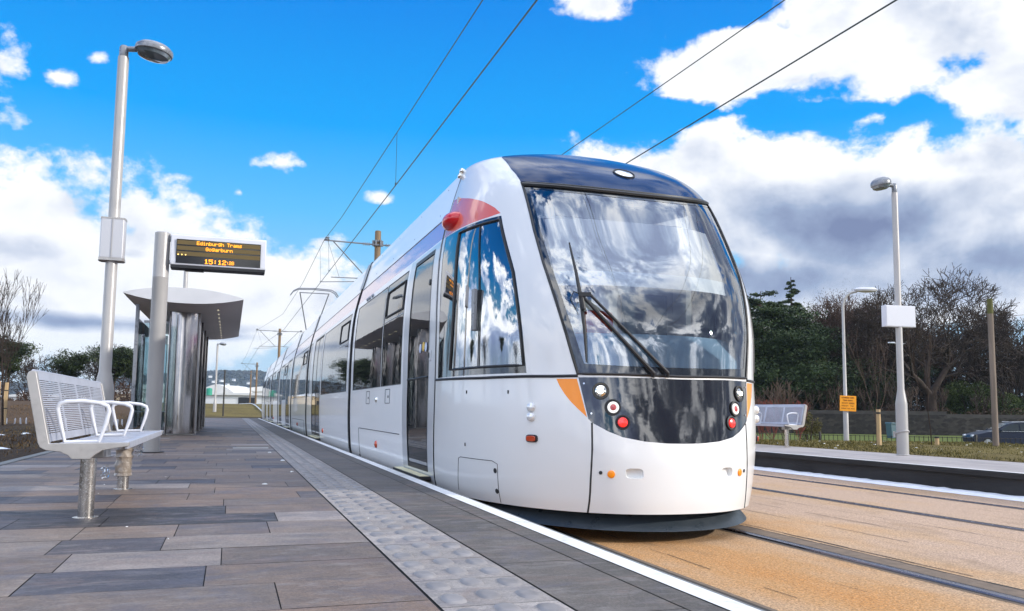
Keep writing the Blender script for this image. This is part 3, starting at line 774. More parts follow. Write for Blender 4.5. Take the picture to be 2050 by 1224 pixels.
def cut_surface(outline, regs, ds, sc, fn, sgn):
    """constrained triangulation of the outline with the regions' borders; regs: list of (key, poly), first match wins"""
    pts = []; edges = []
    def loop(poly):
        d = dens(poly, ds); b = len(pts); pts.extend(d); edges.extend((b + i, b + (i + 1) % len(d)) for i in range(len(d)))
    loop(outline)
    for k, p in regs: loop(p)
    x0 = min(p[0] for p in outline); x1 = max(p[0] for p in outline); y0 = min(p[1] for p in outline); y1 = max(p[1] for p in outline)
    gx = np.linspace(x0, x1, int((x1 - x0) / ds[0]) + 2)[1:-1]; gy = np.linspace(y0, y1, int((y1 - y0) / ds[1]) + 2)[1:-1]
    G = np.stack(np.meshgrid(gx, gy), -1).reshape(-1, 2)
    edge_pts = np.array(pts)
    keep = np.ones(len(G), bool)
    for s0 in range(0, len(G), 2000):
        dd = np.abs(G[s0:s0 + 2000, None, :] - edge_pts[None]) / np.array(ds); keep[s0:s0 + 2000] = (np.maximum(dd[..., 0], dd[..., 1]).min(1) > .3)
    G = G[keep]; allp = pts + [tuple(q) for q in G]
    vs, es, fs, *_ = delaunay_2d_cdt([Vector((p[0] * sc[0], p[1] * sc[1])) for p in allp], edges, [], 0, 1e-6)
    P = np.array([(q[0] / sc[0], q[1] / sc[1]) for q in vs]); Fc = np.array([list(f) for f in fs])
    cen = P[Fc].mean(1); lab = np.full(len(Fc), -2)
    lab[pip(cen, outline)] = -1
    for i in range(len(regs) - 1, -1, -1):
        m_ = pip(cen, regs[i][1]) & (lab > -2); lab[m_] = i
    P3 = fn(P[:, 0], P[:, 1]); N3 = nrm_of(fn, P[:, 0], P[:, 1], sgn)
    # orient
    a, b, c = P3[Fc[:, 0]], P3[Fc[:, 1]], P3[Fc[:, 2]]; fn_ = np.cross(b - a, c - a); flip = (fn_ * N3[Fc[:, 0]]).sum(1) < 0
    Fc[flip] = Fc[flip][:, ::-1]
    out = {}
    keys = [(-1, None)] + [(i, k) for i, (k, _) in enumerate(regs)]
    for i, k in keys:
        f = Fc[lab == i]
        if not len(f): continue
        u, inv = np.unique(f, return_inverse=True)
        q = out.setdefault(k, []); q.append((P3[u], inv.reshape(f.shape), N3[u]))
    return out
def join(parts, off=0):
    V = []; F_ = []; N_ = []; b = 0
    for v, f, n in parts: V.append(v + n * off); F_.append(f + b); N_.append(n); b += len(v)
    return np.concatenate(V), np.concatenate(F_), np.concatenate(N_)
def surf_obj(name, parts, mt, parent, off=0):
    V, F_, N_ = join(parts, off)
    o = np_mesh(name, V, F_, mt, parent, smooth=True)
    try: o.data.normals_split_custom_set_from_vertices([tuple(n) for n in N_])
    except Exception as e: print('normals', e)
    return o
def mir(p): return [(-a, b) for a, b in p]

tram = thing('tram', 'long white tram with a black windscreen mask and glowing headlamp standing at the near platform', 'tram', (X0, 5.2, 0))
wsL = [(-.4602, 8.286), (-.4222, 7.269), (-.3945, 6.126), (-.3581, 5.122), (-.3146, 4.0)]
TV = lambda a, o=0: 7.95 + o + .336 * (abs(a) / .46) ** 2
top = [(a, TV(a)) for a in (-.38, -.30, -.2, -.1)]
ws = wsL + [(-.161, 3.99), (0, 3.97), (.161, 3.99)] + mir(wsL)[::-1] + mir(top) + [(0, TV(0))] + top[::-1]
def inset_ws():
    L = [(-.425, TV(.425, -.26)), (-.392, 7.2), (-.366, 6.126), (-.331, 5.122), (-.290, 4.2)]
    tp = [(a, TV(a, -.24)) for a in (-.36, -.27, -.18, -.09)]
    return L + [(-.15, 4.16), (0, 4.15), (.15, 4.16)] + mir(L)[::-1] + mir(tp) + [(0, TV(0, -.24))] + tp[::-1]
cap = [(-.4630, 8.290), (-.4897, 8.841), (-.5136, 9.289), (-.535, 10.229), (-.545, 11), (-.53, 12), (-.5, 13)]
capP = cap + mir(cap)[::-1] + mir(top) + [(0, TV(0))] + top[::-1]
mk = [(-.3140, 3.925), (-.3056, 3.585), (-.2898, 2.917), (-.2786, 2.83), (-.2300, 2.639), (-.1842, 2.505), (-.1138, 2.408), (-.0446, 2.367), (0, 2.36)]
mask_ = mk + mir(mk[:-1])[::-1] + [(.161, 3.93), (0, 3.91), (-.161, 3.93)]
amb = [(-.3909, 3.895), (-.3190, 3.895), (-.3105, 3.6), (-.2935, 2.953), (-.3237, 3.168), (-.3456, 3.34), (-.3656, 3.54), (-.381, 3.73)]
win = [(-.985, 7.342), (-.8465, 7.32), (-.5751, 7.326), (-.5229, 6.005), (-.5010, 4.03), (-.985, 4.03)]
wing = [(-.895, 4.19), (-.862, 7.229), (-.5828, 7.232), (-.5338, 6.009), (-.5127, 4.19)]
arch = [(-.995, 8.85), (-.97, 8.772), (-.8637, 8.36), (-.7824, 8.102), (-.6964, 7.844), (-.6184, 7.577), (-.5803, 7.394), (-.6546, 7.358), (-.7686, 7.349), (-.866, 7.35), (-.995, 7.36)]
def pocket(cx, cv, ra=.0285, rv=.125, n=28, k=1.0):
    return [(cx + ra * k * math.cos(t_) * (abs(math.cos(t_)) ** 4 + abs(math.sin(t_)) ** 4) ** -.25, cv + rv * k * math.sin(t_) * (abs(math.cos(t_)) ** 4 + abs(math.sin(t_)) ** 4) ** -.25) for t_ in [2 * math.pi * i / n for i in range(n)]]
regs = [('pocket', pocket(-.1555, 1.63)), ('pocket2', pocket(.1555, 1.63)), ('windscreen', inset_ws()), ('windscreen_border', ws), ('mask', mask_), ('roof_cap', capP)]
for s_, m_ in (('l', lambda p: p), ('r', mir)):
    regs += [('side_window' + s_, m_(wing)), ('side_window_frame' + s_, m_(win)), ('marker_panel' + s_, m_(amb)), ('livery_arch' + s_, m_(arch))]
outline = [(-1, 0), (1, 0), (1, 13), (-1, 13)]
R_ = cut_surface(outline, regs, (.0125, .22), (1, .08), nose, 1)
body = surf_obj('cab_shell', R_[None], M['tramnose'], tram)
parts_nose = [body]
parts_nose.append(surf_obj('windscreen', R_['windscreen'], M['windscreen'], tram, -.004))
parts_nose.append(surf_obj('windscreen_border', R_['windscreen_border'], M['frit'], tram, -.002))
parts_nose.append(surf_obj('mask', R_['mask'], M['mask'], tram, -.003))
parts_nose.append(surf_obj('roof_cap', R_['roof_cap'], M['cap'], tram, .002))
for s_ in 'lr':
    parts_nose.append(surf_obj('side_window_frame', R_['side_window_frame' + s_], M['frit'], tram, -.002))
    parts_nose.append(surf_obj('side_window', R_['side_window' + s_], M['cabside'], tram, -.005))
    parts_nose.append(surf_obj('marker_panel', R_['marker_panel' + s_], M['amber'], tram, -.001))
    parts_nose.append(surf_obj('livery_arch', R_['livery_arch' + s_], M['arch'], tram, 0))
# lid over the middle of the cab roof
mb = MB(); lid = [tuple(p) for p in nose(np.linspace(-1, 1, 25), np.full(25, 13))]
mb.add(lid, [tuple(range(25))]); parts_nose.append(mb.build('roof_lid', M['cap'], tram))

def stube(name, pts, r, mt, off=0, n=6, closed=False, parent=tram, ds=(.03, .4), fn=nose, sgn=1, mbx=None):
    P = dens(pts, ds, closed) + ([] if closed else [pts[-1]]); A = np.array([p[0] for p in P]); V_ = np.array([p[1] for p in P])
    q = fn(A, V_) + nrm_of(fn, A, V_, sgn) * off
    m = mbx or MB(); m.tube([tuple(v) for v in q], r, n, closed=closed)
    if mbx is None:
        o = m.build(name, mt, parent, smooth=True); return o
# seams and seals
m = MB()
stube('', ws, .011, None, .0, closed=True, mbx=m)
parts_nose.append(m.build('windscreen_seal', M['black'], tram, smooth=True))
tl = [(a, TV(a, -.10)) for a in (-.455, -.38, -.3, -.2, -.1, 0)]
m = MB(); stube('', tl + mir(tl[:-1])[::-1], .016, None, .006, mbx=m); parts_nose.append(m.build('brow_seal', M['black'], tram, smooth=True))
for sg in (-1, 1):
    f = (lambda p: p) if sg < 0 else mir
    m = MB()
    stube('', f([(-.2787, 2.83), (-.2850, 2.208), (-.2971, 1.462), (-.3152, 0)]), .008, None, -.003, mbx=m)
    stube('', f([(-.995, 3.99), (-.7161, 3.95), (-.5012, 3.955), (-.3995, 3.948), (-.3148, 3.955)]), .012, None, -.001, mbx=m)
    stube('', f([(-.999, 0.05), (-.999, 7), (-.999, 12.9)]), .006, None, -.002, mbx=m)
    h = [(-.8330, .45), (-.8249, 1.752), (-.8130, 1.789), (-.6530, 1.776), (-.630, 1.700), (-.6274, .05)]
    stube('', f(h), .0028, None, 0.0005, mbx=m)
    parts_nose.append(m.build('panel_seams', M['dark'], tram, smooth=True))
    m = MB(); stube('', f(wing), .012, None, .0, closed=True, mbx=m); parts_nose.append(m.build('window_seal', M['black'], tram, smooth=True))
    m = MB(); stube('', f([(-.72, 4.2), (-.705, 7.2)]), .005, None, .002, mbx=m); parts_nose.append(m.build('window_divider', M['dark'], tram, smooth=True))
    p = NSP(-sg * -.735 if False else sg * .735, 5.35, .012)
    m = MB(); m.box(tuple(p), (.035, .07, .34)); parts_nose.append(m.build('window_catch', M['lampgrey'], tram, bevel=.006))
def frame(a, v, fn=nose, sgn=1):
    p = Vector(fn(np.array(a), np.array(v)).tolist()); n = Vector(nrm_of(fn, np.array(a), np.array(v), sgn).tolist())
    return p, n.to_track_quat('Z', 'Y').to_matrix(), n
def disc(mbx, a, v, r, h0, h1, n=24, dome=0, fn=nose, sgn=1, r2=None):
    p, q, n_ = frame(a, v, fn, sgn); r2 = r if r2 is None else r2
    prof = [(r, h0), (r2, h1)] + [(r2 * math.cos(x), h1 + dome * math.sin(x)) for x in (.4, .8, 1.2)] * (1 if dome else 0) + [(0, h1 + dome)]
    mbx.lathe(prof, p, n, q)
for sg in (-1, 1):
    for k, (a, v) in enumerate([(.2420, 3.612), (.2070, 3.203), (.1790, 2.847)]):
        a *= sg; p, q, n_ = frame(a, v)
        nm = ['headlamp', 'indicator_lamp', 'tail_lamp'][k]; R0 = [.058, .056, .050][k]
        m = MB(); m.lathe([(R0 + .004, -.002), (R0 + .004, .007), (R0 - .003, .008), (R0 - .007, -.004 + .006), (R0 - .012, .0015), (0, .0012)], p, 28, q)
        hs = m.build(nm, M['dark'], tram, smooth=True, auto=30)
        if k == 0:
            m = MB(); m.lathe([(.040, .004), (.026, .010), (.012, .013), (0, .0135)], p, 28, q); m.build('reflector', M['chrome'], hs, smooth=True)
            m = MB(); m.lathe([(.021 if sg < 0 else .017, .012), (.015, .020), (0, .022)], p + n_ * .002, 24, q); m.build('bulb', M['headlit'] if sg < 0 else M['headsoft'], hs, smooth=True)
        elif k == 1:
            m = MB(); m.lathe([(.042, .004), (.040, .012), (.024, .012), (.024, .006)], p - Vector((.004 * sg, 0, 0)), 28, q); m.build('led_ring', M['ledring'], hs, smooth=True)
            m = MB(); m.lathe([(.023, .006), (.020, .014), (0, .017)], p - Vector((.004 * sg, 0, 0)), 20, q); m.build('lens', M['redlens2'], hs, smooth=True)
        else:
            m = MB(); m.lathe([(.036, .004), (.033, .014), (.018, .019), (0, .020)], p, 24, q); m.build('lens', M['redlens'], hs, smooth=True)
    m = MB(); disc(m, sg * .2304, 1.606, .027, 0, .006, dome=.004); m.build('reflector', M['amber'], tram, smooth=True)
    m = MB(); disc(m, sg * .2637, 1.636, .013, 0, .005); m.build('socket', M['dark'], tram, smooth=True)
    for a, v in [(.2961, 3.788), (.2781, 3.049)]: m = MB(); disc(m, sg * a, v, .007, 0, .003, 10); m.build('screw', M['chrome'], tram, smooth=True)
    # pull pocket: a recess cut into the bumper
    m = MB(); N_ = 28; V_ = []
    for k_, of_ in ((1.0, .0), (.97, -.004), (.90, -.030), (.6, -.036)):
        for a_, b_ in pocket(sg * .1555, 1.63, k=k_): V_.append(tuple(NSP(a_, b_, of_)))
    m.add(V_, [(j * N_ + k, j * N_ + (k + 1) % N_, (j + 1) * N_ + (k + 1) % N_, (j + 1) * N_ + k) for j in range(3) for k in range(N_)] + [tuple(3 * N_ + k for k in range(N_))])
    m.build('towing_pocket', M['tramnose'], tram, smooth=True)
    # side marker lamps
    p, q, n_ = frame(sg * .488, 3.067); m = MB()
    for dz in (.035, -.035): m.lathe([(.036, -.004), (.034, .014), (.022, .028), (0, .032)], p + Vector((0, 0, dz)), 20, q)
    m.build('marker_lamp', M['clear'], tram, smooth=True)
    p, q, n_ = frame(sg * .4889, 2.425); m = MB()
    poly = [(math.cos(t_) * .028 * (abs(math.cos(t_)) ** 4 + abs(math.sin(t_)) ** 4) ** -.25, math.sin(t_) * .052 * (abs(math.cos(t_)) ** 4 + abs(math.sin(t_)) ** 4) ** -.25) for t_ in [2 * math.pi * k / 24 for k in range(24)]]
    side_v = Vector((0, 0, 1)); tang = n_.cross(side_v).normalized()
    fn_ = lambda P_, t_: p + tang * P_[1] + n_.cross(tang).normalized() * P_[0] + n_ * t_
    m.prism(poly, fn_, -.004, .012); hs = m.build('side_indicator', M['dark'], tram, bevel=.003)
    m = MB(); m.prism([(a_ * .75, b_ * .78) for a_, b_ in poly], fn_, .010, .024); m.build('lens', M['markred'], hs, bevel=.005)
    # red camera pod
    p, q, n_ = frame(sg * .957, 7.80); m = MB(); V_ = []; F_ = []
    nu, nv = 24, 12
    for j in range(nv + 1):
        for i in range(nu):
            ph = math.pi * j / nv; th = 2 * math.pi * i / nu; s_ = (math.sin(ph)) ** .8
            yy = -math.cos(ph) * .21; k_ = 1 - .25 * (-math.cos(ph) + 1) / 2
            V_.append((p.x + sg * (-.01 + .125 * s_ * max(math.cos(th), -.3) * k_ * (1.2 - .3 * j / nv)), p.y + .0 + yy, p.z - .03 + .095 * s_ * math.sin(th) * k_))
    for j in range(nv):
        for i in range(nu): F_.append((j * nu + i, j * nu + (i + 1) % nu, (j + 1) * nu + (i + 1) % nu, (j + 1) * nu + i))
    m.add(V_, F_); pod = m.build('camera_pod', M['redpod'], tram, smooth=True)
    for a, v in [(.985, 10.66), (.995, 10.33)]: m = MB(); disc(m, sg * a, v, .028, 0, .02, dome=.02); m.build('roof_stud', M['chrome'], tram, smooth=True)
    for a, v in [(.6401, 1.51), (.6366, .788)]: m = MB(); disc(m, sg * a, v, .020, -.001, .002); m.build('hatch_lock', M['dark'], tram, smooth=True)
    for a, v in [(.7805, 3.609), (.5776, 3.589), (.7858, 2.165)]:
        p, q, n_ = frame(sg * a, v); m = MB(); m.box(p, (.012, .012, .026)); m.build('mark', M['dark'], tram)
# roof light on the cap
p, q, n_ = frame(0, 8.98); m = MB(); m.lathe([(.098, -.005), (.096, .012), (.086, .014), (.084, .006)], p, 32, q); hs = m.build('roof_lamp', M['black'], tram, smooth=True)
m = MB(); m.lathe([(.084, .004), (.06, .014), (0, .018)], p, 32, q); m.build('lens', M['clear'], hs, smooth=True)
# wiper
def W3(a, v, o): return Vector(NSP(a, v, o).tolist())
wb = W3(-.03, 4.02, .03); wb2 = W3(-.070, 4.0, .03); k1 = W3(-.2687, 5.40, .075); k2 = W3(-.240, 5.40, .075)
m = MB(); m.tube([W3(-.03, 3.96, .01), wb, k2], [.018, .014, .011], 8); m.tube([W3(-.072, 3.96, .01), wb2, k1], [.018, .016, .012], 8)
m.bar(k1 + Vector((-.02, 0, 0)), k2 + Vector((.01, 0, 0)), .028, .03)
m.tube([k1, W3(-.268, 5.15, .05)], .018, 8)
wp = m.build('wiper', M['dark'], tram, smooth=True)
m = MB(); b0 = W3(-.2752, 6.50, .022); b1 = W3(-.272, 5.3, .035); b2 = W3(-.2799, 4.22, .022)
m.tube([b0, (b0 + b1) / 2 + Vector((0, -.012, 0)), b1, (b1 + b2) / 2 + Vector((0, -.012, 0)), b2], [.006, .012, .017, .012, .006], 8); m.build('blade', M['black'], wp, smooth=True)
m = MB(); m.tube([k1, k1 + Vector((-.06, .0, .02)), k1 + Vector((-.085, 0, -.04)), k1 + Vector((-.04, .01, -.11))], .004, 6); m.build('hose', M['black'], wp, smooth=True)

# apron under the nose
m = MB(); A = np.linspace(-.72, .72, 61); vz_ = []
def apr(a, z, k):
    p = nose(a, 0.0); c = np.array([X0, 6.9, 0]); q = c + (p - c) * np.array([k, k, 1]); q[2] = z; return q
rows3 = [(.27, .90), (.20, .92), (.085, .985), (.085, .93)]
for z, k in rows3:
    for a in A: m.v.append(tuple(apr(float(a), z + (.0 if z > .1 else .02 * abs(a)), k)))
for j in range(3):
    for i in range(60): m.f.append((j * 61 + i, j * 61 + i + 1, (j + 1) * 61 + i + 1, (j + 1) * 61 + i))
apn = m.build('apron', M['apron'], tram, smooth=True)

# cab interior
m = MB(); m.box((X0, 7.3, 1.85), (2.34, .04, 2.1)); m.build('bulkhead', M['interior'], tram)
m = MB(); m.box((X0 - .35, 7.27, 1.75), (.62, .02, 1.75)); m.build('bulkhead_door', M['interiordark'], tram)
m = MB(); m.box((X0 + .75, 7.26, 1.78), (.5, .02, .62)); m.build('bulkhead_window', M['lens'], tram, bevel=.01)
m = MB(); m.box((X0, 6.93, .45), (2.1, .75, .03)); m.build('cab_floor', M['interiordark'], tram)
m = MB(); dz = []
A = np.linspace(-.64, .64, 41)
for (v, kk, off_) in [(3.2, .985, 0), (4.35, .965, 0), (4.8, .86, .0)]:
    for a in A:
        p = nose(float(a), v); c = np.array([X0, 7.0, 0]); q = c + (p - c) * np.array([kk, kk, 1]); m.v.append(tuple(q))
for a in A:
    p = nose(float(a), 4.95); c = np.array([X0, 7.0, 0]); q = c + (p - c) * np.array([.62, .62, 1]); q[2] = 1.46; m.v.append(tuple(q))
for a in A:
    p = nose(float(a), 4.95); c = np.array([X0, 7.0, 0]); q = c + (p - c) * np.array([.58, .58, 1]); q[2] = .6; m.v.append(tuple(q))
for j in range(4):
    for i in range(40): m.f.append((j * 41 + i, j * 41 + i + 1, (j + 1) * 41 + i + 1, (j + 1) * 41 + i))
m.build('dashboard', M['dash'], tram, smooth=True)
m = MB(); m.box((X0 + .12, 5.85, 1.47), (.26, .12, .14)); m.build('console_box', M['dispbox'], tram, bevel=.02)
m = MB(); m.box((X0, 6.75, 1.25), (.5, .14, .75)).box((X0, 6.45, .95), (.5, .5, .14)).box((X0, 6.45, .68), (.16, .16, .42)); m.build('driver_seat', M['seatred'], tram, bevel=.05)
m = MB(); m.box((X0, 6.72, 1.73), (.28, .10, .2)); m.build('headrest', M['seatred'], tram, bevel=.04)
# destination box and roller blind behind the glass
m = MB(); q = [(-.86, 6.50, 2.74), (-.68, 6.36, 2.74), (.68, 6.36, 2.74), (.86, 6.50, 2.74)]; lo = [(-.90, 6.42, 2.52), (-.70, 6.27, 2.52), (.70, 6.27, 2.52), (.90, 6.42, 2.52)]
V_ = [(X0 + a, b, c) for a, b, c in q] + [(X0 + a, b, c) for a, b, c in lo] + [(X0 + a, 6.9, c) for a, b, c in (q[0], q[3])] + [(X0 + a, 6.9, c) for a, b, c in (lo[0], lo[3])]
m.add(V_, [(0, 4, 5, 1), (1, 5, 6, 2), (2, 6, 7, 3), (0, 1, 2, 3, 9, 8), (4, 10, 11, 7, 6, 5), (0, 8, 10, 4), (3, 7, 11, 9)])
db = m.build('destination_box', M['dispbox'], tram, bevel=.008)
m = MB(); m.box((X0, 6.31, 2.63), (1.2, .012, .17), Matrix.Rotation(R(-22), 3, 'X')); m.build('display_panel', M['interior'], db)
m = MB(); A = np.linspace(-.75, .75, 31); V_ = []
for z_ in (2.86, 2.80):
    for a in A:
        p = nose(float(a), vz(2.9)); c = np.array([X0, 7.3, 0]); q = c + (p - c) * np.array([.93, .88, 1]); q[2] = z_; V_.append(tuple(q))
m.add(V_, [tuple(range(31)), tuple(range(61, 30, -1))] + [(i, i + 1, 32 + i, 31 + i) for i in range(30)]); m.build('cab_ceiling', M['interior'], tram)
def blind(v0, v1, mt, name, dv=.1, am=.325):
    m = MB(); A = np.linspace(-am, am, 25); n = 9
    for j in range(n):
        v = v0 + (v1 - v0) * j / (n - 1)
        for a in A:
            p = nose(float(a), v); m.v.append((p[0], p[1] + .16, p[2]))
    for j in range(n - 1):
        for i in range(24): m.f.append((j * 25 + i, j * 25 + i + 1, (j + 1) * 25 + i + 1, (j + 1) * 25 + i))
    return m.build(name, mt, tram, smooth=True)
b_ = blind(7.2, 6.02, M['blind'], 'roller_blind'); 
b2_ = blind(6.02, 5.72, M['blindband'], 'blind_band')
# internal pillars seen through the glass
m = MB(); m.box((X0 + 1.08, 7.1, 1.9), (.06, .25, 1.4)); m.build('cab_lining', M['interior'], tram)

# ---------------------------------------------------------------- carriage modules
mods = [(7.44, 12.98, 'cab'), (13.2, 20.72, 'door'), (20.96, 26.1, 'plain'), (26.36, 33.4, 'two'), (33.7, 39.7, 'door'), (40.0, 46.5, 'two'), (46.8, 50.4, 'plain')]
GV = 8.10   # gutter line
def rect(y0, y1, z0, z1): return [(y0, vz(z0)), (y1, vz(z0)), (y1, vz(z1)), (y0, vz(z1))]
for mi, (y0, y1, kind) in enumerate(mods):
    L = y1 - y0
    wins, doors = [], []
    if kind == 'cab':
        doors = [(7.72, 8.60)]; wins = [(8.98, 10.22), (10.28, 12.72)]
    elif kind == 'door':
        wins = [(y0 + .3, y0 + .56 * L), (y1 - .55, y1 - .12)]; doors = [(y0 + .6 * L, y0 + .6 * L + .82), (y0 + .6 * L + .86, y0 + .6 * L + 1.68)]
    elif kind == 'two':
        doors = [(y0 + .7, y0 + 1.5), (y0 + 1.54, y0 + 2.34), (y1 - 2.34, y1 - 1.54), (y1 - 1.5, y1 - .7)]; wins = [(y0 + 2.6, y1 - 2.6)]
    else: wins = [(y0 + .25, y1 - .25)]
    frames = []
    if kind == 'cab': frames = [(7.50, 8.88)]
    elif kind == 'door': frames = [(doors[0][0] - .1, doors[1][1] + .1)]
    elif kind == 'two': frames = [(doors[0][0] - .1, doors[1][1] + .1), (doors[2][0] - .1, doors[3][1] + .1)]
    acc = {}
    for sg in (-1, 1):
        rg = []
        for i, (a, b) in enumerate(doors): rg += [('door%d%d' % (i, sg), rect(a, b, .40, 2.44))]
        for i, (a, b) in enumerate(doors): rg += [('dframe%d%d' % (i, sg), rect(a - .02, b + .02, .34, 2.48))]
        for i, (a, b) in enumerate(frames): rg += [('post%d%d' % (i, sg), rect(a, b, .24, 2.52))]
        for i, (a, b) in enumerate(wins): rg += [('window%d%d' % (i, sg), rect(a, b, 1.205, 2.46))]
        if mi < 3: rg += [('band%d' % sg, [(y0 + .02, vz(2.535)), (y1 - .02, vz(2.535)), (y1 - .02, GV - .03), (y0 + .02, GV - .03)])]
        o_ = cut_surface([(y0, 0), (y1, 0), (y1, 13), (y0, 13)], rg, (.25 if mi < 2 else .6, .25 if mi < 3 else .5), (1, .25), side(sg), sg)
        for k, v in o_.items(): acc.setdefault(k, []).extend(v)
    sh = surf_obj('car_shell', acc[None], M['tram'], tram)
    mid = MB(); w = float(RW[-1]); zt = float(RZ[-1]); ys_ = y0 + (float(RB[-1]) - 7.44 if mi == 0 else 0)
    mid.add([(X0 - w, ys_, zt), (X0 + w, ys_, zt), (X0 + w, y1, zt), (X0 - w, y1, zt)], [(0, 1, 2, 3)])
    mid.build('roof_deck', M['tram'], tram)
    # closing bulkheads
    vv = np.linspace(0, 13, 40)
    for ye in ((y1,) if mi == 0 else (y0, y1)):
        e = MB(); pl = [tuple(p) for p in side(-1)(np.full(40, ye), vv)] + [tuple(p) for p in side(1)(np.full(40, ye), vv[::-1])]
        e.add(pl, [tuple(range(80))]); e.build('end_wall', M['dark'], tram)
    for sg in (-1, 1):
        fnS = side(sg)
        for i in range(len(wins)):
            w_ = surf_obj('window', acc['window%d%d' % (i, sg)], M['sideglass'], tram, -.001)
            a, b = wins[i]
            e = MB(); stube('', rect(a, b, 1.205, 2.46), .0045, None, .0, 5, True, fn=fnS, sgn=sg, mbx=e, ds=(.6, .5)); e.build('window_seal', M['dark'], w_, smooth=True)
            if i == 0 or kind == 'plain':
                if kind == 'cab': hp = (8.98 + .06, 10.12)
                else: hp = (a + .1, a + 1.15)
                e = MB(); stube('', rect(hp[0], hp[1], 2.05, 2.36), .013, None, .002, 6, True, fn=fnS, sgn=sg, mbx=e, ds=(.4, .5)); e.build('hopper_frame', M['dark'], w_, smooth=True)
                e = MB(); stube('', [(hp[0] - .05, vz(1.99)), (hp[1] + .05, vz(1.99))], .006, None, .001, 5, fn=fnS, sgn=sg, mbx=e); e.build('hopper_rail', M['alu'], w_, smooth=True)
        for i in range(len(doors)):
            dr = surf_obj('door', acc['door%d%d' % (i, sg)], M['sideglass'], tram, -.004)
            surf_obj('door_frame', acc['dframe%d%d' % (i, sg)], M['black'], dr, .003)
            a, b = doors[i]
            if kind == 'cab':
                e = MB(); stube('', [(a, vz(1.24)), (b, vz(1.24))], .010, None, .004, 6, fn=fnS, sgn=sg, mbx=e); e.build('mid_rail', M['dark'], dr)
                e = MB(); p, q, n_ = frame(a + .06, vz(2.16), fnS, sg); e.lathe([(.032, 0), (.032, .006), (0, .008)], p, 20, q); e.build('spy_hole', M['black'], dr, smooth=True)
                for j, (yy, mt) in enumerate([(8.06, 'sticker_b'), (7.93, 'sticker_y'), (7.83, 'sticker_b')]):
                    e = MB(); p, q, n_ = frame(yy, vz(1.53 + (.01 if j == 1 else 0)), fnS, sg); e.lathe([(.045, 0), (.045, .004), (0, .0042)], p, 20, q); st = e.build('sticker', M[mt], dr)
                e = MB(); p, q, n_ = frame(7.64, 4.6, fnS, sg); e.box(p + n_ * .008, (.012, .05, .10)); e.build('door_lock', M['alu'], dr, bevel=.004)
                e = MB(); e.box(p + n_ * .016, (.012, .02, .05)); e.build('keyhole', M['dark'], dr)
        for i in range(len(frames)):
            surf_obj('door_post', acc['post%d%d' % (i, sg)], M['alu'], tram, .001)
            a, b = frames[i]
            if kind == 'cab': a, b = 7.62, 8.95
            xx = X0 + sg * 1.345
            e = MB(); e.box((xx, (a + b) / 2, .288), (.115, b - a, .032)); stp = e.build('door_step', M['dark'], tram, bevel=.004)
            e = MB(); e.box((xx + sg * .006, (a + b) / 2, .3065), (.085, (b - a) * .96, .006)); e.build('nosing', M['cream'], stp)
        if mi < 3: surf_obj('livery_band', acc['band%d' % sg], M['band'], tram, 0)
        e = MB(); stube('', [(y0 + .02, GV), (y1 - .02, GV)], .007, None, -.001, 6, fn=fnS, sgn=sg, mbx=e); 
        stube('', [(y0 + .015, .1), (y0 + .015, 8)], .006, None, 0, 5, fn=fnS, sgn=sg, mbx=e); stube('', [(y1 - .015, .1), (y1 - .015, 12.9)], .006, None, 0, 5, fn=fnS, sgn=sg, mbx=e)
        if kind == 'cab':
            stube('', [(12.06, .15), (12.06, vz(.655)), (9.04, vz(.655))], .005, None, 0, 5, fn=fnS, sgn=sg, mbx=e)
            for a, b in ((11.10, 11.38), (9.62, 9.92)): stube('', rect(a, b, 1.0, 1.165), .0045, None, 0, 5, True, fn=fnS, sgn=sg, mbx=e)
            for yy, zz in ((12.12, .27), (9.1, .27), (11.2, 1.08), (9.72, 1.08)): disc(e, yy, vz(zz), .016, 0, .006, 12, fn=fnS, sgn=sg)
        elif kind == 'plain':
            stube('', [(y0 + .5, .15), (y0 + .5, vz(.62)), (y1 - .5, vz(.62)), (y1 - .5, .15)], .006, None, 0, 5, fn=fnS, sgn=sg, mbx=e)
        e.build('panel_lines', M['dark'], tram, smooth=True)
        # studs along the roof fairing
        e = MB()
        for yy in np.arange(y0 + .5, y1 - .2, 1.3):
            for vv_ in (8.6, 10.2): disc(e, float(yy), vv_, .006, 0, .003, 8, fn=fnS, sgn=sg)
        e.build('roof_bolts', M['dark'], tram)
        if kind in ('cab', 'plain', 'door') and mi < 5:
            yy = 10.56 if kind == 'cab' else (y0 + y1) / 2; zz = .49
            p, q, n_ = frame(yy, vz(zz), fnS, sg); e = MB(); e.lathe([(.042, 0), (.04, .012), (.025, .026), (0, .03)], p, 18, q @ Matrix.Diagonal((1, 1.15, 1))); e.build('side_marker', M['markred'], tram, smooth=True)
        if kind == 'cab':
            e = MB(); disc(e, 10.54, vz(1.05), .036, 0, .012, 20, dome=.01, fn=fnS, sgn=sg); e.build('key_switch', M['chrome'], tram, smooth=True)
            e = MB()
            for yy in (11.95, 11.75, 11.5): 
                p, q, n_ = frame(yy, vz(2.50), fnS, sg); e.lathe([(.05, 0), (.05, .012), (0, .03)], p, 16, q @ Matrix.Diagonal((1, .55, 1)))
            e.build('speaker_vents', M['lampgrey'], tram, smooth=True)
    # underframe
    e = MB(); e.box((X0, (y0 + y1) / 2 + (.3 if mi == 0 else 0), .22), (2.2, L - (.1 if mi else .5), .2)); e.build('underframe', M['dark'], tram)
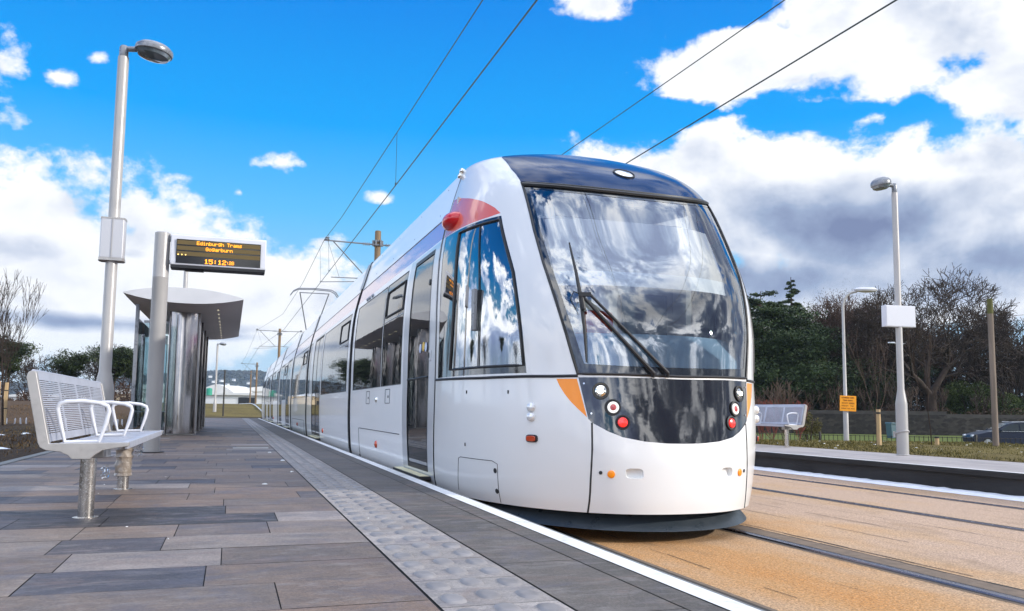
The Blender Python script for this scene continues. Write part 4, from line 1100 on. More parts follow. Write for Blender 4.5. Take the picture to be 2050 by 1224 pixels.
# gap bellows between modules
for i in range(len(mods) - 1):
    a, b = mods[i][1] - .02, mods[i + 1][0] + .02
    vv = np.linspace(0, 12.6, 34); m = MB(); nn = 7
    for j in range(nn):
        yy = a + (b - a) * j / (nn - 1); k_ = .06 + (.02 if j % 2 else 0)
        for sg, ord_ in ((-1, vv), (1, vv[::-1])):
            for v in ord_: m.v.append((X0 + sg * (float(cub(RW, v)) - k_), yy, float(cub(RZ, v)) - .05 * (v > 10) + .02))
    for j in range(nn - 1):
        for k in range(67): m.f.append((j * 68 + k, j * 68 + k + 1, (j + 1) * 68 + k + 1, (j + 1) * 68 + k))
    m.build('bellows', M['bellow'], tram)
    # white roof fairing over the joint
    m = MB()
    m2v = np.linspace(8.2, 12.9, 12)
    for j, yy in enumerate((a - .04, b + .04)):
        for sg, ord_ in ((-1, m2v), (1, m2v[::-1])):
            for v in ord_: m.v.append((X0 + sg * (float(cub(RW, v)) + .012), yy, float(cub(RZ, v)) + .012))
    for k in range(23): m.f.append((k, k + 1, 24 + k + 1, 24 + k))
    m.build('joint_cover', M['galv'], tram, smooth=True)
# rear cab: the same parts turned round
piv = Matrix.Translation((0, 57.86 - 2 * 5.2, 0)) @ Matrix.Rotation(math.pi, 4, 'Z')
for o in parts_nose:
    c = o.copy(); COL.objects.link(c); c.parent = tram; c.matrix_local = Matrix.Translation((0, 57.84 - 10.4, 0)) @ Matrix.Rotation(math.pi, 4, 'Z')
# bogies
m = MB()
for yc in (9.9, 23.5, 36.7, 48.4):
    m.box((X0, yc, .2), (1.9, 2.2, .16))
m.build('bogie_frames', M['dark'], tram)
for yc in (9.2, 10.7):
    m = MB(); q = Matrix.Rotation(math.pi / 2, 3, 'Y'); 
    for sx in (-1, 1): m.lathe([(.27, -.06), (.27, .06), (0, .06)], (X0 + sx * .72, yc, .275), 24, q)
    m.build('wheelset', M['dark'], tram, smooth=True)
# pantograph
pg = MB(); c = (X0, 33.6)
pg.tube([(X0 - .45, 34.2, 3.5), (X0 - .18, 35.5, 4.15)], .035, 8); pg.tube([(X0 + .45, 34.2, 3.5), (X0 + .18, 35.5, 4.15)], .035, 8)
pg.tube([(X0 - .18, 35.5, 4.15), (X0 - .58, 34.4, 5.62)], .022, 8); pg.tube([(X0 + .18, 35.5, 4.15), (X0 + .58, 34.4, 5.62)], .022, 8)
pg.tube([(X0 - .2, 35.5, 4.15), (X0 + .2, 35.5, 4.15)], .05, 8); pg.tube([(X0 - .6, 34.4, 5.62), (X0 + .6, 34.4, 5.62)], .02, 8)
pg.box((X0, 34.3, 3.47), (1.3, 1.2, .1))
for yy in (34.2, 34.55):
    pg.tube([(X0 - .95, yy, 5.5), (X0 - .84, yy, 5.66), (X0 - .66, yy, 5.76), (X0, yy, 5.79), (X0 + .66, yy, 5.76), (X0 + .84, yy, 5.66), (X0 + .95, yy, 5.5)], .022, 6)
pg.build('pantograph', M['arm'], tram, smooth=True)
# ------------------------------------------------------------------ platform furniture
def lamp_post(x, y, h, label, face=0, box=None, z0=PZ, r=.072, group='lamp posts on the platforms', headr=.235):
    t_ = thing('lamp_post', label, 'lamp post', (x, y, z0), face, group)
    o = Vector((0, 0, 0)) if face else Vector((x, y, z0))
    m = MB(); m.lathe([(.135, 0), (.14, .01), (.118, .02), (.116, .82), (.108, .86), (r + .006, 1.02), (r, 1.05), (r * .92, h - .12), (r * .9, h - .1), (0, h - .1)], o, 28); m.build('post', M['galv'], t_, smooth=True)
    m = MB(); m.box(o + Vector((0, -.113, .55)), (.09, .02, .36)); dr = m.build('access_door', M['galv'], t_, bevel=.006)
    m = MB(); m.lathe([(.05, -.1), (.055, -.09), (.055, .02), (.04, .05), (0, .06)], o + Vector((0, 0, h)), 20); m.tube([o + Vector((0, 0, h + .01)), o + Vector((.16, 0, h + .03))], .035, 10); m.build('bracket', M['lampgrey'], t_, smooth=True)
    c = o + Vector((.12 + headr, 0, h + .03)); tilt = Matrix.Rotation(R(7), 3, 'Y'); k = headr
    m = MB(); m.lathe([(0, .105 * k / .235), (k * .5, .095), (k * .8, .07), (k * .97, .035), (k, .0), (k * .97, -.03), (k * .9, -.036)], c, 36, tilt); hd = m.build('lamp_head', M['lampgrey'], t_, smooth=True)
    m = MB(); m.lathe([(k * .9, -.034), (k * .8, -.075), (k * .5, -.10), (0, -.108)], c, 32, tilt); m.build('lens', M['lens'], hd, smooth=True)
    if box == 'speaker':
        m = MB(); prof = [(-.13, -.10), (.13, -.10), (.145, -.03), (.145, .05), (.12, .105), (-.12, .105), (-.145, .05), (-.145, -.03)]
        m.prism(prof, lambda p, q: o + Vector((p[0], p[1], q)), 2.46, 2.96); sb = m.build('speaker_box', M['boxgrey'], t_, bevel=.012)
        m = MB(); m.prism([(a * 1.04, b * 1.04) for a, b in prof], lambda p, q: o + Vector((p[0], p[1], q)), 2.43, 2.465); m.prism([(a * 1.02, b * 1.02) for a, b in prof], lambda p, q: o + Vector((p[0], p[1], q)), 2.955, 2.975); m.box(o + Vector((.0, -.103, 2.71)), (.008, .012, .5)); m.build('trim', M['plate'], sb)
    if box == 'sign':
        m = MB(); m.box(o + Vector((.0, 0, 2.22)), (.72, .15, .345)); sb = m.build('sign_box', M['whitepaint'], t_, bevel=.008)
        m = MB(); m.box(o + Vector((0, -.077, 2.22)), (.69, .006, .315)).box(o + Vector((0, .077, 2.22)), (.69, .006, .315)); m.build('sign_panel', M['whitepaint'], sb)
        m = MB(); m.tube([o + Vector((math.cos(a) * .124, math.sin(a) * .124, .36 + .03 * math.sin(a * 1.0))) for a in [2 * math.pi * k / 20 for k in range(20)]], .016, 6, closed=True)
        m.lathe([(.035, 0), (.035, .05), (0, .06)], o + Vector((-.08, -.10, .34)), 14, Matrix.Rotation(R(70), 3, 'X')); m.box(o + Vector((.11, -.08, .33)), (.05, .06, .09)); m.build('hose_clamp', M['galv'], t_, smooth=True)
    return t_
lamp_post(-1.48, 11.3, 5.19, 'tall grey lamp post with a speaker box, behind the metal bench', box='speaker')
lamp_post(-1.50, 28, 5.1, 'grey lamp post rising behind the shelter roof under the information display')
lamp_post(-1.0, 62, 5.0, 'distant pale lamp post beyond the platform end, in front of the white sheds', z0=.35)
lp = lamp_post(0, 0, 4.36, 'pale lamp post with a blank white box sign on the far platform', face=1e-9, box='sign', r=.068, headr=.21)
lp.scale = (.76, .76, 1); lp.location = (10.15, 10.5, .29); lp.rotation_euler = (0, 0, math.pi - .10)
m = MB(); m.lathe([(.05, 0), (.045, 2.9), (0, 2.92)], (-.38, 55, .35), 14); tag(m.build('post', M['fence'], smooth=True), 'plain thin grey post at the far end of the near platform', 'post')
lamp_post_b = None
# station display
t_ = thing('information_display', 'electronic tram information display on a thick grey post, showing the time 15:12:28', 'display', (-.985, 12.3, PZ))
m = MB(); m.lathe([(.106, 0), (.104, .3), (.103, 2.40), (.1045, 2.405), (.1045, 2.41), (.103, 2.415), (.102, 3.03), (.08, 3.045), (0, 3.05)], (-.985, 12.3, PZ), 32); m.build('post', M['galv'], t_, smooth=True)
m = MB(); m.lathe([(.16, 0), (.16, .012), (0, .014)], (-.985, 12.3, PZ), 28); m.build('base_plate', M['dark'], t_, smooth=True)
m = MB(); m.box((-.88, 12.3, 3.26), (.12, .07, .07)).box((-.86, 12.3, 2.93), (.10, .05, .05)); m.build('bracket', M['lampgrey'], t_, bevel=.005)
zc = 3.072; m = MB()
m.prism([(-.125, -.19), (-.13, -.14), (-.11, .235), (-.06, .258), (.06, .258), (.11, .235), (.13, -.14), (.125, -.19)], lambda p, q: Vector((q, 12.3 + p[0], zc + p[1])), -.868, .402); hs = m.build('housing', M['whitepaint'], t_, bevel=.012)
m = MB(); m.prism([(-.120, -.232), (-.12, -.19), (.12, -.19), (.12, -.232)], lambda p, q: Vector((q, 12.3 + p[0], zc + p[1])), -.86, .395); m.box((-.55, 12.3, zc - .238), (.25, .12, .03)).box((-.72, 12.3, zc + .262), (.03, .04, .012)).box((.2, 12.3, zc + .262), (.03, .04, .012)); m.build('hood', M['dark'], hs, bevel=.006)
FY = 12.3 - .13
m = MB(); m.box((-.233, FY - .001, zc + .005), (1.12, .012, .335)); scn = m.build('screen', M['screen'], t_)
m = MB()
for k in range(3): m.box((-.233, FY - .008, zc + .128 - k * .078), (1.10, .004, .058))
m.build('text_row', M['screenrow'], scn)
FONT = {'E': '11111 10000 10000 11110 10000 10000 11111', 'd': '00001 00001 01101 10011 10001 10001 01111', 'i': '00100 00000 01100 00100 00100 00100 01110', 'n': '00000 00000 10110 11001 10001 10001 10001',
 'b': '10000 10000 10110 11001 10001 10001 11110', 'u': '00000 00000 10001 10001 10001 10011 01101', 'r': '00000 00000 10110 11001 10000 10000 10000', 'g': '00000 01111 10001 10001 01111 00001 01110', 'h': '10000 10000 10110 11001 10001 10001 10001',
 'T': '11111 00100 00100 00100 00100 00100 00100', 'a': '00000 00000 01110 00001 01111 10001 01111', 'm': '00000 00000 11010 10101 10101 10101 10101', 's': '00000 00000 01111 10000 01110 00001 11110', 'G': '01110 10001 10000 10111 10001 10001 01110', 'o': '00000 00000 01110 10001 10001 10001 01110',
 '1': '00100 01100 00100 00100 00100 00100 01110', '5': '11111 10000 11110 00001 00001 10001 01110', '2': '01110 10001 00001 00110 01000 10000 11111', '8': '01110 10001 10001 01110 10001 10001 01110', ':': '00000 00100 00100 00000 00100 00100 00000', ' ': '00000 ' * 7,
 'D': '11110 10001 10001 10001 10001 10001 11110', 'I': '01110 00100 00100 00100 00100 00100 01110', 'N': '10001 11001 10101 10101 10011 10001 10001', 'B': '11110 10001 10001 11110 10001 10001 11110', 'U': '10001 10001 10001 10001 10001 10001 01110', 'R': '11110 10001 10001 11110 10100 10010 10001', 'H': '10001 10001 10001 11111 10001 10001 10001',
 'A': '01110 10001 10001 11111 10001 10001 10001', 'M': '10001 11011 10101 10101 10001 10001 10001', 'S': '01111 10000 10000 01110 00001 00001 11110', 'W': '10001 10001 10001 10101 10101 11011 10001', 'O': '01110 10001 10001 10001 10001 10001 01110', 'K': '10001 10010 10100 11000 10100 10010 10001', 'C': '01110 10001 10000 10000 10000 10001 01110', 'Y': '10001 10001 01010 00100 00100 00100 00100'}
def dots(m, text, cx, zt, h, w, y, sx=1.0, adv=6, d=.9, bold=False):
    px = h / 7; W_ = (len(text) * adv - 1) * px * sx; x = cx - W_ / 2
    for ch in text:
        for r_i, row in enumerate(FONT[ch].split()):
            for c_i, b in enumerate(row):
                if b == '1':
                    m.box((x + (c_i + .5) * px * sx, y, zt - (r_i + .5) * px), (px * sx * d * (1.25 if bold else 1), .004, px * d))
        x += adv * px * sx
m = MB(); dots(m, 'Edinburgh Trams', -.233, zc + .153, .050, 0, FY - .012, 1.0, adv=5.6, d=1.0); dots(m, 'Gogarburn', -.233, zc + .075, .050, 0, FY - .012, 1.0, adv=5.6, d=1.0)
dots(m, '15:12', -.28, zc - .092, .064, 0, FY - .012, 1.15, adv=5.6, d=1.05, bold=True); dots(m, ':28', -.083, zc - .102, .048, 0, FY - .012, 1.0, adv=5, d=1.05)
m.build('lettering', M['led'], scn)
m = MB()
for k in range(3): m.box((-.765 + k * .048, FY - .012, zc - .046), (.014, .004, .016))
m.build('dots', M['led2'], scn)

# benches
def make_bench(label, wrap):
    t_ = thing('bench', label, 'bench', (0, 0, 0), 1e-9, 'perforated steel benches')
    L0, L1 = -.22, 2.18      # along y, origin = near leg
    # local x: + towards the track ; z above paving
    bx = lambda X: X + .742
    back = [(bx(-1.0), .80), (bx(-.912), .425)]; seat = [(bx(-.895), .41), (bx(-.525), .425)]
    def perforated(a, b, nc, nr, mg, th, nm, sl=.42):
        m = MB(); a = Vector((a[0], 0, a[1])); b = Vector((b[0], 0, b[1])); d = (b - a); Lh = d.length; d.normalize(); nrm = Vector((-d.z, 0, d.x))
        cols = [L0 + .02]; w = (L1 - L0 - .04 - mg * (nc + 1)) / nc
        ys_ = []
        y = L0
        for c in range(nc): ys_ += [(y, y + mg, 0), (y + mg, y + mg + w, 1)]; y += mg + w
        ys_.append((y, L1, 0))
        us = [(0, mg, 0)]; u = mg; st = (Lh - 2 * mg) / nr
        for r_i in range(nr): us += [(u, u + st * (1 - sl), 0), (u + st * (1 - sl), u + st, 1)]; u += st
        us.append((u, Lh, 0))
        for (y0_, y1_, fy) in ys_:
            for (u0, u1, fu) in us:
                if fy and fu: continue
                p = [a + d * u0 + Vector((0, y0_, 0)), a + d * u1 + Vector((0, y0_, 0)), a + d * u1 + Vector((0, y1_, 0)), a + d * u0 + Vector((0, y1_, 0))]
                m.add(p, [(0, 1, 2, 3)])
        o = m.build(nm, M['steelseat'], t_); s_ = o.modifiers.new('thick', 'SOLIDIFY'); s_.thickness = th; s_.offset = 0
        return o
    perforated((bx(-1.0), .815), (bx(-.915), .43), 4, 26, .045, .004, 'backrest', .36)
    perforated((bx(-.90), .415), (bx(-.535), .425), 4, 20, .04, .004, 'seat', .3)
    m = MB(); m.box((bx(-.528), (L0 + L1) / 2, .412), (.018, L1 - L0, .04)); m.tube([(bx(-1.005), L0, .81), (bx(-1.005), L1, .81)], .010, 8); m.build('seat_edge', M['steelseat'], t_, bevel=.006)
    pr = [(-1.030, .775), (-1.022, .803), (-1.003, .812), (-.985, .806), (-.902, .425), (-.512, .430), (-.514, .408), (-.574, .4), (-.642, .387), (-.681, .361), (-.701, .340), (-.791, .340), (-.809, .361), (-.85, .38), (-.916, .388), (-.945, .404), (-.957, .43)]
    for y_ in (L0 - .012, L1 - .01):
        m = MB(); m.prism([(bx(a), b) for a, b in pr], lambda p, q: Vector((p[0], q, p[1])), y_ - .02, y_ + .025); m.build('end_bracket', M['plate'], t_, bevel=.004)
    for y_ in (L0 + .06, L0 + 1.2, L0 + 2.3):
        loop = [(-.842, .428), (-.868, .52), (-.888, .61), (-.880, .635), (-.845, .648), (-.765, .652), (-.68, .642), (-.64, .625), (-.632, .60), (-.645, .53), (-.674, .43)]
        m = MB(); m.tube([(bx(a), y_, b) for a, b in loop], .0125, 10, closed=True); m.build('armrest', M['whitepaint'], t_, smooth=True)
    for k, y_ in enumerate((0, 1.70)):
        m = MB(); m.lathe([(.042, 0), (.042, .345)], (0, y_, 0), 28); m.lathe([(.068, 0), (.068, .005), (.042, .006)], (0, y_, 0), 28); lg = m.build('leg', M['leg'], t_, smooth=True)
        m = MB(); m.box((0, y_, .36), (.16, .1, .05)); m.build('leg_head', M['plate'], t_, bevel=.006)
        if wrap and k:
            rr_ = random.Random(3); m = MB(); prof = []
            for j in range(14): prof.append((.051 + rr_.uniform(0, .014), .12 + j * .018))
            m.lathe(prof, (0, y_, 0), 22); m.lathe([(.058, .1), (.064, .105), (.056, .125)], (0, y_, 0), 22); wp_ = m.build('wrapping', M['wrap'], lg, smooth=True)
            for v in wp_.data.vertices: v.co.x += mnoise.noise(v.co * 30) * .012; v.co.y += mnoise.noise(v.co * 31 + Vector((3, 0, 0))) * .012
            for (cx, cz, s_) in ((.105, .30, .05), (-.12, .13, .055)):
                m = MB(); V_ = []
                for j in range(9):
                    for i in range(9): V_.append((cx + (i - 4) * s_ / 4 * .6 + rr_.uniform(-.012, .012), y_ - .03 + rr_.uniform(-.03, .03), cz + (j - 4) * s_ / 4 + rr_.uniform(-.01, .01)))
                m.add(V_, [(j * 9 + i, j * 9 + i + 1, (j + 1) * 9 + i + 1, (j + 1) * 9 + i) for j in range(8) for i in range(8) if (i - 3.5) ** 2 + (j - 3.5) ** 2 < 18])
                m.build('wrap_scrap', M['film'], lg)
    return t_
M['film'] = glass('clear_film', (.9, .9, .88), 1.5, .12)
b = make_bench('perforated steel bench in front of the tall lamp post, one leg still wrapped in packing', True)
b.location = (-.742, 5.23, PZ); b.rotation_euler = (0, 0, 0)
b = make_bench('perforated steel bench on the far platform, half hidden by the front of the tram', False)
b.location = (10.12, 13.35, .29); b.rotation_euler = (0, 0, math.pi); 
for c in [o for o in bpy.data.objects if o.parent == b]:
    # far bench continues away from the near leg: mirror along its length
    for v in c.data.vertices: v.co.y = -v.co.y
    c.data.flip_normals()
b.location = (10.12, 13.35, .29)

# shelter
SY0, SY1 = 18.0, 27.6
sh = thing('tram_shelter', 'tram stop shelter with a curved white lens-shaped roof, steel fins and glass walls', 'shelter', (-.96, SY0, PZ))
def lens(n=40):
    top = []; bot = []
    for i in range(n + 1):
        f = i / n; x = -2.12 + 2.30 * f; e = 3.19 - .02 * f
        s_ = (1 - abs(2 * f - 1) ** 2.2)
        top.append((x, e + .155 * s_ + .012)); bot.append((x, e - .145 * s_ - .005))
    return top, bot
tp, bt = lens()
m = MB(); m.prism(tp + bt[::-1], lambda p, q: Vector((p[0], q, p[1])), SY0, SY0 + .05); rf = m.build('roof', M['roofwhite'], sh, smooth=True, auto=30)
m = MB(); n = len(tp)
V_ = [(x, SY0 + .05, z - .004) for x, z in tp] + [(x * .96 - .02, SY1, z - .02) for x, z in tp]; m.add(V_, [(i, n + i, n + i + 1, i + 1) for i in range(n - 1)]); m.build('roof_top', M['roofwhite'], rf, smooth=True)
m = MB(); V_ = []; rws = [(SY0 + .05, 0), (SY0 + .6, -.012), (SY1 - .3, -.012), (SY1, 0)]
for (yy, dz) in rws: V_ += [(x * (1 - .012 * (yy - SY0) / 3), yy, z + dz) for x, z in bt]
m.add(V_, [(j * n + i, j * n + i + 1, (j + 1) * n + i + 1, (j + 1) * n + i) for j in range(3) for i in range(n - 1)]); m.build('soffit', M['soffit'], rf, smooth=True)
m = MB()
for i in (28,): m.tube([(bt[i][0], SY0 + .1, bt[i][1] - .006), (bt[i][0] * .97, SY1 - .1, bt[i][1] - .012)], .005, 5)
m.build('soffit_joints', M['plate'], rf)
m = MB()
for k in range(10): m.box((-.33, SY0 + 1.2 + k * .85, bt[31][1] - .012), (.035, .22, .012))
m.build('soffit_light', mat('light_strip', (.7, .65, .5), .3, emit=(1, .88, .6), estr=.35), rf)
m = MB(); m.box((-.35, SY0 + 5, 3.02), (.5, 8.8, .05)); m.build('light_panel', M['plate'], rf) if False else None
fy = [19.75, 21.95, 24.25, 26.4]
for k, yy in enumerate(fy):
    m = MB(); xs_ = np.linspace(-1.335, -.72, 26); ring = []
    for z_ in (.33, 3.12):
        for x_ in xs_:
            f = (x_ + 1.335) / .615; ring.append((x_, yy - .13 * math.sin(math.pi * f) ** .8, z_))
    q = len(xs_); m.add(ring, [(i, i + 1, q + i + 1, q + i) for i in range(q - 1)])
    m.add([(x, yy + .10, z) for x in (-1.335, -.72) for z in (.33, 3.12)], [(0, 1, 3, 2)])
    m.box((-1.335, yy + .04, 1.72), (.02, .14, 2.8)).box((-.718, yy + .04, 1.72), (.03, .16, 2.8))
    fn_o = m.build('steel_fin', M['polish'], sh, smooth=True)
    m = MB(); m.box((-.705, yy + .05, 1.72), (.02, .17, 2.82)); m.build('fin_edge', M['galv'], fn_o)
    m = MB(); m.box((-1.02, yy + .03, .315), (.56, .1, .03)); m.build('foot', M['plate'], fn_o)
for yy in (18.9, 22.0, 25.2, 27.3): m = MB(); m.box((-1.92, yy, 1.68), (.07, .10, 2.78)); m.build('back_post', M['lampgrey'], sh, bevel=.006)
for a, b_ in ((18.95, 21.95), (22.05, 25.15), (25.25, 27.25)):
    m = MB(); m.box((-1.90, (a + b_) / 2, 1.62), (.012, b_ - a, 2.3)); m.build('glass_panel', M['shelterglass'], sh)
for yy in (19.9, 26.5):
    m = MB(); m.box((-1.62, yy, 1.62), (.50, .012, 2.3)); m.build('glass_panel', M['shelterglass'], sh)
m = MB(); m.box((-1.60, 19.9, .36), (.56, .05, .08)).box((-1.9, 23, .36), (.04, 8.3, .07)).box((-1.60, 19.9, 2.8), (.56, .05, .05)); m.build('base_rail', M['whitepaint'], sh)
m = MB(); m.box((-1.5, 23.4, .78), (.32, 3.2, .03)).box((-1.6, 22.3, .54), (.08, .08, .48)).box((-1.6, 24.5, .54), (.08, .08, .48)); m.build('shelter_seat', M['steelseat'], sh, bevel=.008)
m = MB(); m.box((-.93, 28.35, .82), (.30, .3, 1.0)); tag(m.build('cabinet', M['boxgrey'], bevel=.02), 'small grey cabinet standing just past the far end of the shelter', 'cabinet')

# ------------------------------------------------------------------ overhead line
def mast(x, y, h, arms, label, r=.115):
    t_ = thing('overhead_line_mast', label, 'mast', (x, y, 0), group='brown masts carrying the tram wires')
    m = MB(); m.lathe([(r * 1.1, 0), (r, h), (r * .8, h + .03), (0, h + .03)], (x, y, 0), 20); m.build('pole', M['rustpole'], t_, smooth=True)
    for (xe, zt, zc_) in arms:
        s_ = 1 if xe > x else -1; m = MB()
        m.tube([(x + s_ * .05, y, zt), (xe, y, zt + .03)], .028, 8); m.tube([(x + s_ * .6, y, zc_ + .02), (xe + (-s_) * .1 - s_ * .2, y, zc_)], .018, 6)
        m.tube([(x + s_ * (abs(xe - x) - .35), y, zt), (x + s_ * .35, y, zc_ + .02)], .022, 6); m.tube([(x + s_ * .1, y, zc_ + .05), (x + s_ * .7, y, zc_ + .02)], .022, 6)
        m.tube([(xe - s_ * .15, y, zt), (xe - s_ * .6, y, zc_)], .007, 5)
        m.tube([(x + s_ * .6, y, zc_ - .1), (xe + s_ * .1, y, zc_ - .2)], .015, 6)
        ar = m.build('cantilever_arm', M['arm'], t_, smooth=True)
        m = MB()
        for q in (0, .07, .14, .21): m.lathe([(.035, -.02), (.075, 0), (.035, .02)], (x + s_ * (.32 + q), y, zt), 10, Matrix.Rotation(math.pi / 2, 3, 'Y'))
        m.lathe([(.04, .04), (.09, .07), (.04, .1), (.09, .13), (.04, .16)], (xe - s_ * .12, y, zt), 10); m.build('insulator', M['insul'], ar, smooth=True)
    m = MB()
    for z_ in (h - .55, h - .4): m.lathe([(r + .03, 0), (r + .03, .05)], (x, y, z_), 14)
    for k in range(6): a = k * math.pi / 3; m.box((x + math.cos(a) * (r + .06), y + math.sin(a) * (r + .06), h - .45), (.06, .06, .22))
    m.build('collar', M['arm'], t_)
    return t_
mast(5.0, 30.5, 7.55, [(3.02, 7.05, 5.72), (7.0, 7.05, 5.72)], 'brown mast between the tracks whose top shows just above the tram roof')
mast(3.95, 76, 7.9, [(1.9, 7.7, 6.3), (5.9, 7.7, 6.3)], 'brown mast with wide arms above the far end of the tram')
mast(3.3, 118, 7.0, [(1.2, 6.8, 5.6)], 'taller of the two slim brown masts beyond the end of the platform')
mast(3.1, 143, 6.9, [(5.2, 6.7, 5.5)], 'shorter brown mast left of its twin beyond the end of the platform')
m = MB()
for q in range(3): pass
WG = 'overhead wires'
def wire(pts, label, r=.009):
    m = MB(); m.tube(pts, r, 6); return tag(m.build('overhead_wire', M['wire'], smooth=True), label, 'wire', WG)
A_ = [(3.1, -12, 6.78), (3.1, -2, 6.7), (3.1, 10.6, 6.62), (3.1, 16.8, 6.74), (3.1, 26.1, 6.95), (3.02, 30.3, 7.06), (3.1, 41, 6.95), (3.0, 55, 6.95), (2.0, 76, 7.72), (1.6, 97, 6.9), (1.3, 118, 6.85)]
B_ = [(3.1, -12, 5.5), (3.1, 8.4, 5.56), (3.1, 16.8, 5.6), (3.1, 31, 5.72), (3.1, 55, 5.95), (2.2, 76, 6.2), (1.5, 118, 5.6)]
C_ = [(7.0, -12, 6.7), (7.0, 9, 6.6), (7.0, 17, 6.8), (7.0, 30.5, 7.06), (7, 55, 6.9), (5.9, 76, 7.7)]
D__ = [(7.0, -12, 5.6), (7.0, 7, 5.64), (7.0, 14, 5.67), (7.0, 30.5, 5.72), (6.2, 76, 6.2)]
wire(A_, 'upper overhead wire above the tram, leftmost of the four at the top of the photo'); wire(B_, 'lower overhead wire above the tram, the one its roof gear touches', .011)
wire(C_, 'upper overhead wire of the empty track, third from the left'); wire(D__, 'lower overhead wire of the empty track, rightmost of the four', .011)
def wz(P_, y): return (float(np.interp(y, [p[1] for p in P_], [p[0] for p in P_])), float(np.interp(y, [p[1] for p in P_], [p[2] for p in P_])))
for y_, a_, b2, lb in [(16.83, A_, B_, 'thin vertical wire joining the two overhead wires high above the tram'), (29.2, A_, B_, 'thin vertical wire beside the arm of the nearest brown mast'), (32.0, A_, B_, 'thin vertical wire just before the roof gear of the tram'), (4.32, C_, D__, 'thin vertical wire at the top right of the photo')]:
    (xa, za), (xb, zb) = wz(a_, y_), wz(b2, y_); m = MB(); m.tube([(xa, y_, za), (xb, y_, zb)], .005, 5); m.lathe([(.012, -.03), (.02, 0), (.012, .03)], (xb, y_, zb + .03), 8)
    tag(m.build('dropper_wire', M['wire']), lb, 'wire', 'droppers between the overhead wires')

# ------------------------------------------------------------------ right-hand verge
def street_lamp(px, D, z0, h, arm, label, sign=False, r=.046):
    x, y = dpt(px, D); t_ = thing('street_lamp', label, 'street lamp', (x, y, z0), group='street lamps beyond the verge')
    rt = Vector((math.cos(yaw), -math.sin(yaw), 0)); o = Vector((x, y, z0))
    m = MB(); m.tube([o, o + Vector((0, 0, 1.1)), o + Vector((0, 0, 1.15)), o + Vector((0, 0, h - .35))] + [o + Vector((0, 0, h - .35)) + Vector((0, 0, .35 * math.sin(a))) + rt * .35 * (1 - math.cos(a)) for a in (.4, .8, 1.2, 1.57)] + [o + rt * arm + Vector((0, 0, h + .02))], [r * 1.35, r * 1.35, r * .95, r * .7, r * .7, r * .7, r * .65, r * .6, r * .5], 12); m.build('pole', M['galv'], t_, smooth=True)
    m = MB(); q = o + rt * (arm + .22) + Vector((0, 0, h + .03)); mm = Matrix((rt, rt.cross(Vector((0, 0, 1))), Vector((0, 0, 1)))).transposed()
    m.lathe([(.02, .1), (.12, .09), (.16, .03), (.14, -.02), (.05, -.06), (0, -.065)], q, 20, mm @ Matrix.Diagonal((1.9, .8, .8))); m.build('lamp_head', M['whitepaint'], t_, smooth=True)
    return t_, o, rt
t_, o_, rt = street_lamp(1692, 20.3, -.05, 4.02, .36, 'slim curved street lamp carrying the yellow works sign')
SW, SH = .40, .375
sg_ = thing('works_sign', 'yellow square works sign fixed to the slim curved street lamp', 'sign', tuple(o_ + Vector((0, 0, 1.1))))
nrm = Vector((-math.sin(yaw) * 1, -math.cos(yaw), 0)); nrm = Vector((-rt.y * -1, 0, 0)) if False else Vector((-math.sin(yaw), -math.cos(yaw), 0))
cz_ = o_ + Vector((0, 0, 1.245)) + nrm * .08 + rt * .03
mmS = Matrix((rt, nrm * -1, Vector((0, 0, 1)))).transposed()
m = MB(); m.box(cz_, (SW, .012, SH), mmS @ Matrix.Rotation(R(2), 3, 'Y')); m.build('sign_plate', M['signyellow'], sg_, bevel=.003)
class Sg(MB):
    def box(s, c, d, M_=None):
        c = Vector(c); return MB.box(s, cz_ + rt * c.x + nrm * .009 + Vector((0, 0, c.z - .035 * c.x)), d, mmS)
m = Sg(); hh = .030
for k, (tx, sx_) in enumerate([('EDINBURGH TRAMS', .72), ('TRAM WORKS', .8), ('IN CITY CENTRE', .78)]): dots(m, tx, 0, .155 - k * .066, hh, 0, 0, sx_ * 1.15, adv=5.8, d=1.05)
rq = random.Random(9)
for k in (3, 4):
    x_ = -.15 if k == 3 else -.18
    while x_ < (.14 if k == 3 else .17):
        if rq.random() < .82: m.box((x_, 0, .155 - k * .066 - .015), (.009, .002, rq.choice([.022, .03, .018]))); m.box((x_ + .004, 0, .155 - k * .066 - rq.choice([.004, .015, .026])), (.014, .002, .005))
        x_ += .021
m.build('lettering', M['signtext'], sg_)
street_lamp(1806, 62, -1.3, 7.6, -.9, 'far street lamp by the trees, mostly hidden behind the white-boxed lamp post')
def post(name, px, D, z0, h, r, mt, label, cat, top=None, grp=None, lean=0):
    x, y = dpt(px, D); t_ = thing(name, label, cat, (x, y, z0), group=grp); m = MB()
    m.tube([(x, y, z0 - .3), (x + lean * .5, y, z0 + h / 2), (x + lean, y, z0 + h)], [r, r * .97, r * .9], 14); m.build('shaft', mt, t_, smooth=True)
    if top == 'strap': m = MB(); m.lathe([(r + .006, 0), (r + .006, .035)], (x, y, z0 + h * .88), 14); m.build('strap', M['black'], t_)
    return t_
post('tree_stake', 1757, 17.3, .27, .77, .048, M['timber'], 'tall pale round stake in the verge beside a slim sapling', 'stake', 'strap', 'round tree stakes')
post('tree_stake', 1872, 17.8, .25, .22, .045, M['timber'], 'short pale stump of a stake right of the white box lamp post', 'stake', 'strap', 'round tree stakes')
post('telegraph_pole', 1989, 17.6, .2, 3.22, .062, M['poletimber'], 'weathered timber pole with a mossy top rising in front of the parked car', 'pole')
x, y = dpt(1989, 17.6); m = MB(); m.tube([(x, y, 3.12), (x, y, 3.44)], [.060, .057], 14); o = m.build('mossy_top', mat('moss', (.10, .10, .03), .9, var=.3, vscale=8), [k for k in bpy.data.objects if k.name.startswith('telegraph_pole')][0], smooth=True)

